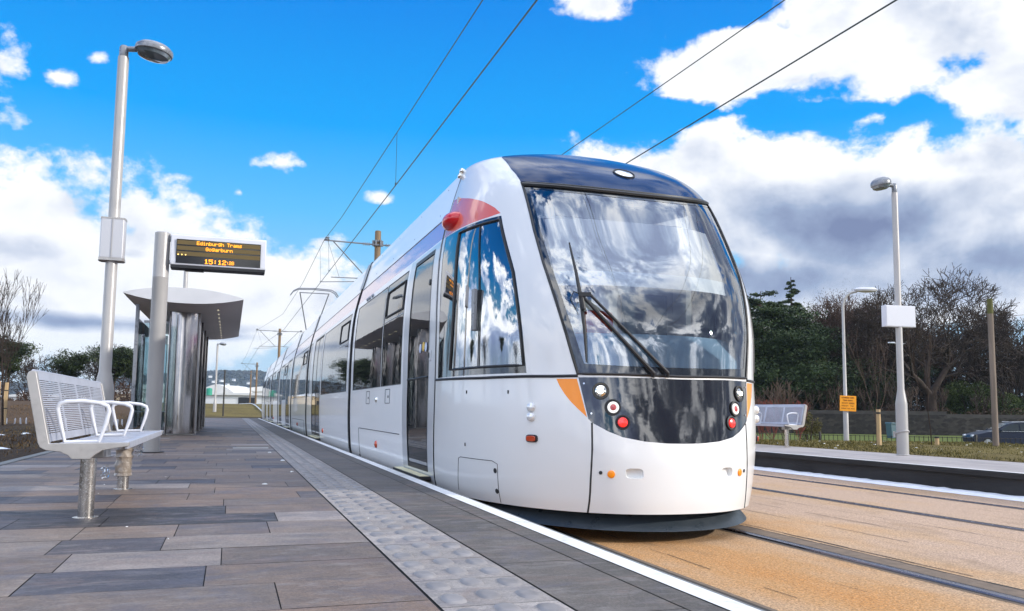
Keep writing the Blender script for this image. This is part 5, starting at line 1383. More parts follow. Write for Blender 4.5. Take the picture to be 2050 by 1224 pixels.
# railing beyond the crest of the verge
t_ = thing('railing', 'low dark metal railing running along behind the grass verge', 'railing', (*dpt(1800, 22), -.3))
pts = [dpt(px, D) for px, D in [(1500, 23.5), (1640, 22.6), (1800, 22), (1950, 21.4), (2150, 20.8), (2400, 20.2)]]
def along(pts, step):
    out = []
    for (a, b) in zip(pts[:-1], pts[1:]):
        L = math.dist(a, b); k = max(1, int(L / step))
        for i in range(k): out.append((a[0] + (b[0] - a[0]) * i / k, a[1] + (b[1] - a[1]) * i / k))
    return out
m = MB()
for (x, y) in along(pts, .11): m.box((x, y, .02), (.012, .012, .72))
m.build('bars', M['fence'], t_)
m = MB()
for z_ in (.36, -.25):
    for a, b in zip(pts[:-1], pts[1:]): m.bar((a[0], a[1], z_), (b[0], b[1], z_), .03, .012)
m.build('rails', M['fence'], t_)
for (x, y) in along(pts, 1.85): m = MB(); m.box((x, y, .02), (.05, .05, .86)); m.build('post', M['fence'], t_)
# stone wall with a step
t_ = thing('stone_wall', 'old dark rubble stone wall with a coping running below the trees', 'wall', (*dpt(1750, 95), -1.3))
def wall(pa, pb, zt, nm):
    a = dpt(*pa); b = dpt(*pb); m = MB(); d = Vector((b[0] - a[0], b[1] - a[1], 0)); n = Vector((d.y, -d.x, 0)).normalized() * .3; k = 60
    V_ = []
    for s_ in (-1, 1):
        for j in range(8):
            for i in range(k + 1):
                f = i / k; z_ = -1.5 + (zt + 1.5) * j / 7 + (mnoise.noise((f * 30, j, 1)) * .06 if j == 7 else 0); nn = mnoise.noise((f * 60, j * 1.3, s_ * 5)) * .09
                V_.append((a[0] + d.x * f + n.x * s_ * (1 + nn), a[1] + d.y * f + n.y * s_ * (1 + nn), z_))
    q = k + 1; fs = []
    for s_ in range(2):
        for j in range(7):
            for i in range(k): b_ = s_ * 8 * q + j * q + i; fs.append((b_, b_ + 1, b_ + q + 1, b_ + q))
    for i in range(k): fs.append((7 * q + i, 7 * q + i + 1, 15 * q + i + 1, 15 * q + i))
    m.add(V_, fs); return m.build(nm, M['stone'], t_)
wall((1380, 97), (1892, 94), .98, 'wall_length'); wall((1892, 94), (2500, 92), .70, 'wall_length')
M['coping'] = mat('coping_stone', (.045, .041, .036), .9, var=.25, vscale=1)
for pa, pb, z_ in (((1380, 97), (1892, 94), 1.0), ((1892, 94), (2500, 92), .72)):
    a, b = dpt(*pa), dpt(*pb); m = MB(); m.bar((a[0], a[1], z_), (b[0], b[1], z_), .16, .75); m.build('coping', M['coping'], t_)
# litter bin
x, y = dpt(1783, 80); t_ = thing('wheelie_bin', 'teal bin standing against the stone wall', 'bin', (x, y, -1.3)); m = MB()
m.prism([(-.3, 0), (.3, 0), (.42, 1.35), (-.42, 1.35)], lambda p, q: Vector((x + p[0] + .5 * 0, y + q, -1.3 + p[1])), -.35, .35); m.build('body', M['bin'], t_, bevel=.03)
m = MB(); m.prism([(-.46, 1.35), (.46, 1.35), (.42, 1.47), (-.40, 1.52)], lambda p, q: Vector((x + p[0], y + q, -1.3 + p[1])), -.42, .42); m.build('lid', M['bin'], t_, bevel=.03)

# parked car
def car(px, D, z0, rz, label):
    t_ = thing('parked_car', label, 'car', (0, 0, 0), 1e-9)
    prof = [(-2.22, .35), (-2.25, .62), (-2.15, .80), (-1.45, .98), (-.85, 1.06), (-.1, 1.50), (.5, 1.60), (1.4, 1.56), (1.95, 1.40), (2.2, 1.02), (2.27, .80), (2.25, .38), (1.9, .28), (-1.95, .28)]
    secs = [(-.88, .90), (-.92, 1), (.92, 1), (.88, .90)]
    m = MB(); n = len(prof); W_ = .91
    ring = lambda w, tz: [(p[0] * (1 - .01), w * (1 - max(0, p[1] - 1.0) * .42), p[1] if p[1] < 1 else p[1] + tz) for p in prof]
    V_ = ring(-W_, 0) + ring(-W_ * .6, .035) + ring(W_ * .6, .035) + ring(W_, 0); fs = []
    for j in range(3): fs += [(j * n + i, j * n + (i + 1) % n, (j + 1) * n + (i + 1) % n, (j + 1) * n + i) for i in range(n)]
    fs += [tuple(range(n - 1, -1, -1)), tuple(3 * n + i for i in range(n))]
    m.add(V_, fs); m.build('body', M['carpaint'], t_, bevel=.05, seg=3)
    for s_ in (-1, 1):
        yq = lambda z_: s_ * (W_ * (1 - max(0, z_ - 1.0) * .42) + .012)
        for nm, pl in (('front_window', [(-.72, 1.10), (-.08, 1.45), (.35, 1.50), (.35, 1.08)]), ('rear_window', [(.42, 1.08), (.42, 1.51), (1.15, 1.49), (1.2, 1.08)]), ('quarter_window', [(1.28, 1.08), (1.24, 1.48), (1.6, 1.43), (1.85, 1.12)])):
            m = MB(); m.add([(a, yq(b), b) for a, b in pl], [(0, 1, 2, 3)]); m.build(nm, M['carglass'], t_)
        m = MB(); m.bar((-1.4, s_ * .925, .98 + .06), (2.0, s_ * .925, 1.04), .012, .02); m.bar((-.0, s_ * .70, 1.60), (1.6, s_ * .70, 1.62), .03, .03); m.build('side_trim', M['silver'], t_)
        m = MB(); m.box((-.72, s_ * 1.0, 1.10), (.12, .18, .13)); m.build('mirror', M['carpaint'], t_, bevel=.02)
        for xw in (-1.4, 1.35):
            q = Matrix.Rotation(math.pi / 2, 3, 'X'); m = MB(); m.lathe([(.22, -.11), (.33, -.11), (.34, -.05), (.34, .05), (.33, .11), (.22, .11)], (xw, s_ * .83, .34), 24, q); wh = m.build('wheel', M['tyre'], t_, smooth=True)
            m = MB(); m.lathe([(.22, -.115), (.1, -.10), (0, -.11)], (xw, s_ * .83, .34), 16, q); m.lathe([(.22, .115), (.1, .10), (0, .11)], (xw, s_ * .83, .34), 16, q); m.build('rim', M['rim'], wh, smooth=True)
        m = MB(); m.box((-2.14, s_ * .66, .74), (.16, .34, .13)); m.build('headlight', M['clear'], t_, bevel=.03)
        m = MB(); m.box((2.16, s_ * .72, 1.0), (.14, .24, .22)); m.build('tail_light', M['redlens2'], t_, bevel=.03)
    m = MB(); m.add([(-.80, -.72, 1.10), (-.80, .72, 1.10), (-.13, .66, 1.475), (-.13, -.66, 1.475)], [(0, 1, 2, 3)]); o = m.build('windscreen', M['carglass'], t_); o.location = (-.03, 0, .03)
    m = MB(); m.add([(1.98, -.66, 1.40), (1.98, .66, 1.40), (2.2, .72, 1.06), (2.2, -.72, 1.06)], [(0, 1, 2, 3)]); o = m.build('rear_screen', M['carglass'], t_); o.location = (.03, 0, .02)
    m = MB(); m.box((2.28, 0, .72), (.03, .52, .12)); m.build('number_plate', M['yellow'], t_)
    m = MB(); m.box((2.25, 0, .92), (.05, 1.1, .06)); m.build('boot_trim', M['silver'], t_, bevel=.01)
    x, y = dpt(px, D); t_.location = (x, y, z0); t_.rotation_euler = (0, 0, rz); return t_
car(2012, 50, -1.0, -yaw - .18, 'dark blue estate car parked behind the railing and the timber pole')
# ------------------------------------------------------------------ trees
def grow(seed, H, spread=.55, trunk=.035, levels=6, first=.28, up=.35, nb=(2, 3), wob=.16, shrink=(.68, .86), lean=0, twig=.012, lens=.26, side=.0):
    """recursive branching; returns list of (p0, p1, r0, r1, level)"""
    rg = random.Random(seed); segs = []; tips = []
    def rec(p, d, L, r, lv):
        k = 3 if lv < 2 else 2; q = p
        for i in range(k):
            nd = (d + Vector((rg.gauss(0, wob), rg.gauss(0, wob), rg.gauss(0, wob * .6))) * (.6 if lv == 0 else 1)).normalized()
            e = q + nd * (L / k); r1 = r * (1 - .18 / k * (1.3 if lv else .8)); segs.append((q, e, r, max(r1, twig), lv)); q = e; d = nd; r = r1
            if lv >= 1 and lv < levels and rg.random() < .5 + side:
                ax = d.orthogonal().normalized(); ax.rotate(Matrix.Rotation(rg.uniform(0, 6.28), 3, d)); nd2 = (d * .6 + ax * spread * 1.3 + Vector((0, 0, up * .4))).normalized()
                rec(q, nd2, L * rg.uniform(.45, .65), max(r * .5, twig), lv + 1 if lv + 1 > levels - 2 else lv + 2)
        if lv >= levels: tips.append(q); return
        n = rg.choice(nb) + (1 if lv == 0 else 0); a0 = rg.uniform(0, 6.28)
        for i in range(n):
            ax = d.orthogonal().normalized(); ax.rotate(Matrix.Rotation(a0 + i * 6.283 / n + rg.uniform(-.5, .5), 3, d))
            nd = (d * rg.uniform(.7, 1.1) + ax * spread * rg.uniform(.7, 1.35) + Vector((0, 0, up * rg.uniform(.2, .8)))).normalized()
            rec(q, nd, L * rg.uniform(*shrink), max(r * (.72 if n == 2 else .62), twig), lv + 1)
    rec(Vector((0, 0, -.3)), Vector((lean, 0, 1)).normalized(), H * first, H * trunk, 0)
    zt = max(s[1].z for s in segs); f = H / zt
    return [(a * f, b * f, r0, r1, l) for a, b, r0, r1, l in segs], [q * f for q in tips]
def seg_mesh(segs, n_thick=7):
    V = []; F_ = []
    groups = {3: [], n_thick: []}
    for s in segs: groups[3 if s[2] < .05 else n_thick].append(s)
    b = 0
    for n, L in groups.items():
        if not L: continue
        A = np.array([s[0] for s in L]); B_ = np.array([s[1] for s in L]); ra = np.array([s[2] for s in L])[:, None]; rb = np.array([s[3] for s in L])[:, None]
        d = B_ - A; ln = np.linalg.norm(d, axis=1, keepdims=True); d = d / np.maximum(ln, 1e-9); B_ = B_ + d * ra * .3
        u = np.cross(d, np.array([.3, .9, .1])); u /= np.linalg.norm(u, axis=1, keepdims=True); w = np.cross(d, u)
        ring = []
        for k in range(n):
            t_ = 2 * math.pi * k / n; e = u * math.cos(t_) + w * math.sin(t_); ring += [A + e * ra, B_ + e * rb]
        P = np.stack(ring, 1).reshape(-1, 3); m = len(L); i0 = np.arange(m)[:, None] * 2 * n
        for k in range(n):
            k2 = (k + 1) % n; F_.append(b + np.concatenate([i0 + 2 * k, i0 + 2 * k2, i0 + 2 * k2 + 1, i0 + 2 * k + 1], 1))
        V.append(P); b += len(P)
    return np.concatenate(V), np.concatenate(F_)
def quads(C, s, seed, flat=0.0, asp=1.0, dirs=None):
    g_ = np.random.default_rng(seed); k = len(C); s = np.broadcast_to(np.asarray(s, float), (k,))
    e1 = g_.normal(0, 1, (k, 3)) if dirs is None else dirs + g_.normal(0, .35, (k, 3)); e1[:, 2] *= (1 - flat); e1 /= np.linalg.norm(e1, axis=1)[:, None]
    e2 = g_.normal(0, 1, (k, 3)); e2[:, 2] *= (1 - flat); e2 -= e1 * (e1 * e2).sum(1)[:, None]; e2 /= np.linalg.norm(e2, axis=1)[:, None]
    a = s[:, None] * g_.uniform(.6, 1.4, k)[:, None]; b = a * asp
    V = np.stack([C - e1 * a, C - e2 * b * .6, C + e1 * a, C + e2 * b * .6], 1).reshape(-1, 3); return V, np.arange(4 * k).reshape(k, 4), g_
def tree(label, cat, loc, segs, bark, leaf=None, group=None, name='bare_tree', rz=0.0):
    t_ = thing(name, label, cat, loc, rz or 1e-9, group)
    big = [s for s in segs if s[4] == 0]; small = [s for s in segs if s[4] > 0]
    V, F_ = seg_mesh(big, 12); np_mesh('trunk', V, F_, bark, t_, smooth=True)
    V, F_ = seg_mesh(small); np_mesh('branches', V, F_, bark, t_)
    if leaf:
        C, s, mt, asp, seed = leaf; V, F_, g_ = quads(np.asarray(C), s, seed, 0, asp); tn = np.clip(g_.normal(.5, .22, len(F_)), 0, 1); np_mesh('foliage', V, F_, mt, t_, attr=tn)
    return t_
def tree_at(px, D, z0=-1.3): x, y = dpt(px, D); return (x, y, z0)
DT = 105
K = lambda yp, D=DT: (835 - yp) * D / 1650 + .93 + 1.3     # height of a tree whose top shows at photo row yp
GR = 'bare trees beyond the stone wall'
# the big spreading bare tree
sg_, tips = grow(21, K(538), spread=.62, trunk=.036, levels=8, first=.20, up=.28, nb=(2, 3), wob=.17, twig=.030, shrink=(.70, .86))
big = tree('large spreading bare tree with a thick trunk left of the timber pole', 'tree', tree_at(1868, 100), sg_, M['bark'], group=GR)
print('big tree segs', len(sg_))
spec = [(1730, 108, K(583), 31, 'broad brown-twigged tree behind the slim curved street lamp', .5, M['barkred']),
        (1662, 112, K(597), 32, 'dark twiggy tree just left of the slim curved street lamp', .5, M['bark']),
        (1800, 116, K(612), 33, 'bare tree rising behind the white box sign', .5, M['bark']),
        (1985, 112, K(580), 34, 'bare tree whose crown shows above the top of the timber pole', .5, M['bark']),
        (2040, 108, K(615), 35, 'bare tree at the right edge of the photo beside the timber pole', .5, M['bark']),
        (1925, 122, K(625), 36, 'smaller bare tree behind the large spreading tree', .55, M['barkred']),
        (1560, 118, K(640), 37, 'brown bare tree standing in front of the tall dark conifers', .5, M['barkred']),
        (2110, 110, K(640), 38, 'bare tree just outside the right edge beyond the wall', .5, M['bark'])]
for px, D, H, sd_, lab, sp, bk in spec:
    s_, tp_ = grow(sd_, H, spread=sp, trunk=.022, levels=7, first=.2, up=.4, nb=(2, 3), wob=.16, twig=.034)
    leaf = None
    if sd_ in (31, 32, 37, 36):
        g0 = np.random.default_rng(sd_); T_ = np.array([tuple(q) for q in tp_]); C = np.repeat(T_, 10, 0) + g0.normal(0, .6, (len(T_) * 10, 3)); leaf = (C, .10, M['brownleaf'], .35, sd_)
    tree(lab, 'tree', tree_at(px, D), s_, bk, leaf, GR)
# understorey saplings along the wall
rg = random.Random(77); n_s = 0
protos = []
for k in range(5):
    s_, tp_ = grow(60 + k, 5.6, spread=.30, trunk=.011, levels=4, first=.34, up=.8, nb=(2, 2), wob=.09, twig=.028)
    protos.append(s_)
SG = 'thin bare saplings behind the stone wall'
pt = []
for k in range(5):
    px = 1540 + k * 115; pt.append(tree('slim bare sapling with pale stems behind the stone wall', 'sapling', tree_at(px, 99.5 + k % 3), protos[k], M['barkpale'] if k % 2 else M['bark'], group=SG, name='sapling'))
for k in range(34):
    px = 1500 + rg.uniform(0, 600)
    c = copy_tree(pt[k % 5], loc=tree_at(px, rg.uniform(98, 104)), rz=rg.uniform(0, 6.28)); c.scale = [rg.uniform(.65, 1.15)] * 3

def conifer(label, loc, H, seed, Rm=.28, mt=None, kind='spruce', name='conifer', grp=None, n=20000, leafs=.14):
    g_ = np.random.default_rng(seed); rg = random.Random(seed); t_ = thing(name, label, 'conifer', loc, 1e-9, grp)
    segs = [(Vector((0, 0, -.3 + H * i / 10)), Vector((rg.gauss(0, .04), rg.gauss(0, .04), H * (i + 1) / 10)), H * .02 * (1 - i / 10.5) + .02, H * .02 * (1 - (i + 1) / 10.5) + .02, 0) for i in range(10)]
    V, F_ = seg_mesh(segs, 8); np_mesh('trunk', V, F_, M['bark'], t_, smooth=True)
    br = []; C = []; Dr = []
    nb_ = 95 if kind == 'spruce' else 60
    for i in range(nb_):
        f = (i + .5) / nb_
        if kind == 'spruce': z = H * (.12 + .86 * f); L = H * Rm * (1 - f) ** .75 * rg.uniform(.55, 1.25) + .25; dz = -.12
        elif kind == 'cedar': z = H * (.28 + .68 * f); z = round(z / (H * .075)) * H * .075 + rg.uniform(-.15, .15); L = H * Rm * (1.15 - .75 * f ** 2) * rg.uniform(.35, 1.15); dz = .10
        else: z = H * (.50 + .46 * f); L = H * Rm * math.sin(math.pi * min(1, .25 + .75 * (1 - f) + .08)) ** .6 * rg.uniform(.5, 1.15); dz = .22
        a = rg.uniform(0, 6.283); d = Vector((math.cos(a), math.sin(a), dz + rg.uniform(-.08, .12))); p = Vector((0, 0, z)); m_ = 4; q = p
        for j in range(m_):
            e = p + d * L * (j + 1) / m_ + Vector((0, 0, (-.05 if kind == 'spruce' else .06) * L * ((j + 1) / m_) ** 2)); br.append((q, e, .045 * (1 - j / 5) + .015, .035 * (1 - j / 5) + .012, 1)); q = e
        k = max(int(n / nb_ * (.4 + L / (H * Rm))), 6); u = g_.uniform(.25, 1.05, k) ** .7
        base = np.array([tuple(p + d * L * x + Vector((0, 0, (-.05 if kind == 'spruce' else .06) * L * x * x))) for x in u])
        wd = L * (.22 if kind == 'spruce' else .30)
        offs = g_.normal(0, 1, (k, 3)) * np.array([wd, wd, wd * (.28 if kind != 'pine' else .45)]) * (1.1 - .5 * u)[:, None]
        C.append(base + offs)
    V, F_ = seg_mesh(br); np_mesh('branches', V, F_, M['bark'], t_)
    C = np.concatenate(C); V, F_, g2 = quads(C, leafs, seed, .35, .55); tn = np.clip(g2.normal(.42, .2, len(F_)) + mnv(C, .6) * .5, 0, 1); np_mesh('foliage', V, F_, mt or M['conifer'], t_, attr=tn)
    return t_
def mnv(C, s): return np.array([mnoise.noise((c[0] * s, c[1] * s, c[2] * s)) for c in C])
CG = 'dark conifers beyond the stone wall'
conifer('tall dark spruce with a leaning pointed top, tallest of the conifers beside the tram', tree_at(1588, 105), K(560), 41, .20, grp=CG, n=34000, leafs=.17)
conifer('flat-topped dark cedar next to the windscreen edge of the tram', tree_at(1526, 104), K(592), 42, .34, kind='cedar', grp=CG, n=24000, leafs=.18)
conifer('broad dense dark evergreen filling the gap between the cedar and the pointed spruce', tree_at(1548, 102), K(622), 47, .42, kind='cedar', grp=CG, n=34000, leafs=.19)
conifer('broad low dark evergreen just right of the pointed spruce', tree_at(1618, 104), K(655), 48, .40, kind='cedar', grp=CG, n=22000, leafs=.19)
conifer('dark spruce seen through the right side of the tram windscreen', tree_at(1438, 100), K(575, 100), 43, .28, grp=CG, leafs=.17)
conifer('bushy dark conifer low between the cedar and the slim curved street lamp', tree_at(1625, 112), K(640), 44, .34, grp=CG, leafs=.17)
conifer('dark cedar partly behind the brown-twigged tree', tree_at(1690, 118), K(605), 45, .36, kind='cedar', grp=CG, leafs=.17)
conifer('dark cedar low behind the blank white box sign', tree_at(1775, 120), K(650), 46, .36, kind='cedar', grp=CG, leafs=.17)
def bush(name, label, cat, loc, rx, ry, rz_, n, mt, s, seed, grp=None, stems=None):
    t_ = thing(name, label, cat, loc, 1e-9, grp); g_ = np.random.default_rng(seed); rg = random.Random(seed)
    cl = [(rg.uniform(-rx, rx) * .75, rg.uniform(-ry, ry) * .7, rz_ * rg.uniform(.25, .85), rg.uniform(.25, .45)) for _ in range(16)]
    idx = g_.integers(0, len(cl), n); cc = np.array(cl)[idx]; d = g_.normal(0, 1, (n, 3)); d /= np.linalg.norm(d, axis=1)[:, None]; r_ = g_.uniform(.5, 1.05, n)[:, None]
    C = cc[:, :3] + d * r_ * cc[:, 3:4] * np.array([rx, ry, rz_ * .8]); C[:, 2] = np.abs(C[:, 2])
    V, F_, g2 = quads(C, s, seed, 0, .6); tn = np.clip(g2.normal(.45, .25, n) + mnv(C, .5) * .5, 0, 1); np_mesh('foliage', V, F_, mt, t_, attr=tn)
    sg2 = []
    for k in range(10): a = rg.uniform(0, 6.28); e = Vector((math.cos(a) * rx * .5, math.sin(a) * ry * .5, rz_ * .8)); sg2.append((Vector((e.x * .15, e.y * .15, -.2)), e, .05, .02, 1))
    V, F_ = seg_mesh(sg2); np_mesh('stems', V, F_, M['bark'], t_); return t_
bush('laurel_bush', 'large bright green laurel bush above the wall right of the big bare tree', 'bush', tree_at(1945, 103, -1), 5.6, 3, 5.6, 15000, M['laurel'], .17, 51)
bush('laurel_bush', 'dark green bush above the wall behind the timber stake', 'bush', tree_at(1715, 106, -1), 5, 3, 8.0, 12000, M['conifer'], .18, 52)
bush('laurel_bush', 'green bush above the wall at the right edge of the photo', 'bush', tree_at(2030, 104, -1), 5, 3, 4.6, 9000, M['laurel'], .16, 53)
bush('bush', 'olive brown bush beside the right end of the far bench', 'bush', tree_at(1617, 62, -1.2), 1.0, .8, 2.2, 2500, M['olive'], .07, 54)
bush('bush', 'golden brown bush high among the trees between the conifers and the curved lamp', 'bush', tree_at(1628, 100, 3.2), 1.9, 1.5, 4.6, 1700, M['olive'], .10, 55)
# woodland mass behind everything, reads as one
g_ = np.random.default_rng(90); n = 85000; px = g_.uniform(1380, 2400, n); D = g_.uniform(122, 150, n)
kk = (px - 1025) / 1650; hmx = 10.0 + 3.0 * np.array([mnoise.noise((p * .012, 3, 1)) for p in px]) + 1.6 * np.array([mnoise.noise((p * .05, 7, 1)) for p in px])
C = np.stack([D * (math.sin(yaw) + math.cos(yaw) * kk), D * (math.cos(yaw) - math.sin(yaw) * kk), -1.3 + hmx * g_.uniform(0, 1, n) ** .8], -1)
V, F_, g2 = quads(C, .30, 91, 0, .6); o = np_mesh('woodland', V, F_, M['wood'], attr=np.clip(g2.normal(.4, .25, n), 0, 1)); tag(o, 'dark tangled undergrowth of the wood behind the bare trees', 'woodland', kind='stuff')
n = 14000; px = g_.uniform(1400, 2400, n); D = g_.uniform(97, 101, n); kk = (px - 1025) / 1650
C = np.stack([D * (math.sin(yaw) + math.cos(yaw) * kk), D * (math.cos(yaw) - math.sin(yaw) * kk), -1 + 4.4 * g_.uniform(0, 1, n) ** 1.3 * (.6 + .4 * np.array([mnoise.noise((p * .02, 3, 4)) for p in px]))], -1)
V, F_, g2 = quads(C, .15, 92, 0, .4); o = np_mesh('undergrowth', V, F_, M['brownleaf'], attr=np.clip(g2.normal(.5, .25, n), 0, 1)); tag(o, 'brown twiggy undergrowth directly behind the stone wall', 'undergrowth', kind='stuff')
# red-twigged shrub and sapling near the far bench
s_, tp_ = grow(71, 3.3, spread=.42, trunk=.012, levels=5, first=.24, up=.55, nb=(2, 3), wob=.13, twig=.010)
tree('small bare tree with reddish twigs rising behind the far bench', 'tree', (*dpt(1582, 32), -.9), s_, M['barkpale'], name='bare_tree')
M['redtwig'] = mat('red_twigs', (.20, .05, .035), .8)
for k, (px, D_) in enumerate([(1530, 40), (1552, 42), (1600, 44)]):
    s_, tp_ = grow(80 + k, 2.9, spread=.35, trunk=.008, levels=4, first=.2, up=.8, nb=(3, 3), wob=.1, twig=.012)
    tree(['red-stemmed shrub just right of the tram behind the far bench', 'red-stemmed shrub behind the middle of the far bench', 'red-stemmed shrub behind the right end of the far bench'][k], 'shrub', (*dpt(px, D_), -1.2), s_, M['redtwig'], name='shrub')
s_, tp_ = grow(75, 2.6, spread=.22, trunk=.006, levels=4, first=.30, up=.9, nb=(2, 2), wob=.07, twig=.0035, lean=.06, side=-.25)
tree('slim pale sapling tied to the tall stake in the verge', 'sapling', (*dpt(1752, 17.5), .2), s_, M['barkpale'], name='sapling')
s_, tp_ = grow(76, 2.6, spread=.22, trunk=.006, levels=3, first=.5, up=.9, nb=(2, 2), wob=.05, twig=.006)
tree('thin bare sapling beside the short stump of a stake', 'sapling', (*dpt(1864, 17.9), .2), s_, M['bark'], name='sapling')

# ------------------------------------------------------------------ left side
s_, tp_ = grow(101, 4.75, spread=.26, trunk=.009, levels=6, first=.15, up=.75, nb=(2, 2), wob=.08, twig=.0045, side=.42, shrink=(.72, .86))
tree('young bare birch with upswept twigs between two timber stakes at the left edge', 'tree', (*dpt(16, 25), .3), s_, M['bark'], name='birch_tree')
for k, (px, D_, lab) in enumerate([(1, 24.4, 'timber stake left of the young birch at the left edge'), (17, 26.0, 'timber stake just right of the trunk of the young birch')]):
    x, y = dpt(px, D_); t_ = thing('tree_stake', lab, 'stake', (x, y, .25), group='square birch stakes'); m = MB(); m.box((x, y, .90), (.10, .10, 1.42)); m.build('shaft', M['timber'], t_, bevel=.01)
    m = MB(); m.box((x, y, 1.36), (.108, .108, .03)); m.box((x, y, .8), (.108, .108, .03)); m.build('strap', M['black'], t_)
LG = 'trees beyond the left soil bank'
KL = lambda yp, D: (813 - yp) * D / 1650 + .93 - .2
for k, (px, D_, yp, lab, kd) in enumerate([(232, 92, 703, 'wind-shaped dark pine between the lamp post and the display post', 'pine'), (268, 96, 708, 'second dark pine, just left of the shelter', 'pine'), (140, 96, 716, 'spreading dark pine showing above the back of the bench', 'pine'), (20, 84, 690, 'dark pine at the left edge behind the young birch', 'pine'), (-60, 90, 680, 'dark pine beyond the left edge of the photo', 'pine')]):
    conifer(lab, (*dpt(px, D_), .2), KL(yp, D_), 110 + k, .34, mt=M['pine'], kind='pine', name='pine_tree', grp=LG, n=9000, leafs=.13)
for k, (px, D_, yp, lab, sd_) in enumerate([(185, 98, 690, 'bare tree with a fan of fine twigs left of the lamp post', 201), (60, 90, 708, 'low bare tree between the young birch and the bench back', 202), (88, 96, 722, 'spreading bare bush-like tree just left of the bench back', 203), (262, 104, 690, 'bare tree whose pale crown shows above the pines left of the shelter', 204), (-25, 88, 700, 'bare tree at the left edge of the photo', 205), (300, 100, 735, 'bare tree mostly hidden behind the shelter', 206)]):
    s_, tp_ = grow(sd_, KL(yp, D_), spread=.6, trunk=.02, levels=6, first=.2, up=.3, nb=(2, 3), wob=.2, twig=.020)
    tree(lab, 'tree', (*dpt(px, D_), .2), s_, M['bark'], group=LG)
# dark hedge under the left trees
g_ = np.random.default_rng(93); n = 26000; px = g_.uniform(-500, 345, n); D = g_.uniform(74, 92, n); kk = (px - 1025) / 1650
gap = np.array([1 if mnoise.noise((p * .022, 0, 9)) > -.28 else .55 for p in px])
C = np.stack([D * (math.sin(yaw) + math.cos(yaw) * kk), D * (math.cos(yaw) - math.sin(yaw) * kk), .1 + 3.0 * gap * g_.uniform(0, 1, n) * (.8 + .5 * np.array([mnoise.noise((p * .03, 3, 4)) for p in px]))], -1)
V, F_, g2 = quads(C, .13, 94, 0, .5); o = np_mesh('hedge', V, F_, M['brownleaf'], attr=np.clip(g2.normal(.35, .25, n), 0, 1)); tag(o, 'dark scrubby hedge under the trees beyond the left soil bank', 'hedge', kind='stuff')
# more trees to the left of the view, seen mirrored in the tram side
k = 0
src = [o for o in bpy.data.objects if o.name.startswith('pine_tree') and o.parent is None][:3] + [o for o in bpy.data.objects if o.get('group') == LG and o.name.startswith('bare_tree') and o.parent is None][:3]
labs = ['dark pine outside the left of the photo, nearest the young birch', 'dark pine outside the left of the photo, second along', 'dark pine outside the left of the photo, third along', 'bare tree outside the left of the photo, nearest the young birch', 'bare tree outside the left of the photo, second along', 'bare tree outside the left of the photo, third along']
for k, (x, y, i) in enumerate([(-46, 62, 0), (-60, 34, 1), (-52, 8, 2), (-50, 48, 3), (-56, 20, 4), (-44, -8, 5)]):
    copy_tree(src[i], loc=(x, y, .2), label=labs[k], rz=k * 1.3)
g_ = np.random.default_rng(95); n = 16000
yy = g_.uniform(-60, 95, n); xx = -58 + g_.uniform(-4, 4, n); C = np.stack([xx, yy, .1 + 2.6 * g_.uniform(0, 1, n) * (.8 + .5 * np.array([mnoise.noise((q * .2, 3, 4)) for q in yy]))], -1)
V, F_, g2 = quads(C, .16, 96, 0, .5); o = np_mesh('hedge', V, F_, M['brownleaf'], attr=np.clip(g2.normal(.35, .25, n), 0, 1)); tag(o, 'dark hedge running beside the platform outside the left of the photo', 'hedge', kind='stuff')
# short white marker pegs in the soil
PGp = 'short white pegs in the soil left of the platform'
proto = None
for k, (px, D_) in enumerate([(22, 27), (38, 27.2), (50, 27.4), (61, 27.6), (140, 28), (233, 28), (243, 28.2), (252, 28.3), (263, 28.5), (272, 28.6), (283, 28.8)]):
    x, y = dpt(px, D_)
    if proto is None:
        m = MB(); m.prism([(-.02, 0), (.02, 0), (.02, .2), (0, .24), (-.02, .2)], lambda p, q: Vector((p[0], q, p[1])), -.015, .015); proto = m.build('marker_peg', M['whitepaint']); o = proto
    else: o = proto.copy(); COL.objects.link(o)
    o.location = (x, y, gzs(x, y) - .02); o.rotation_euler = (0, .08 * math.sin(k * 2.1), k * .4); tag(o, 'short white peg standing in the bare soil left of the platform', 'peg', PGp)

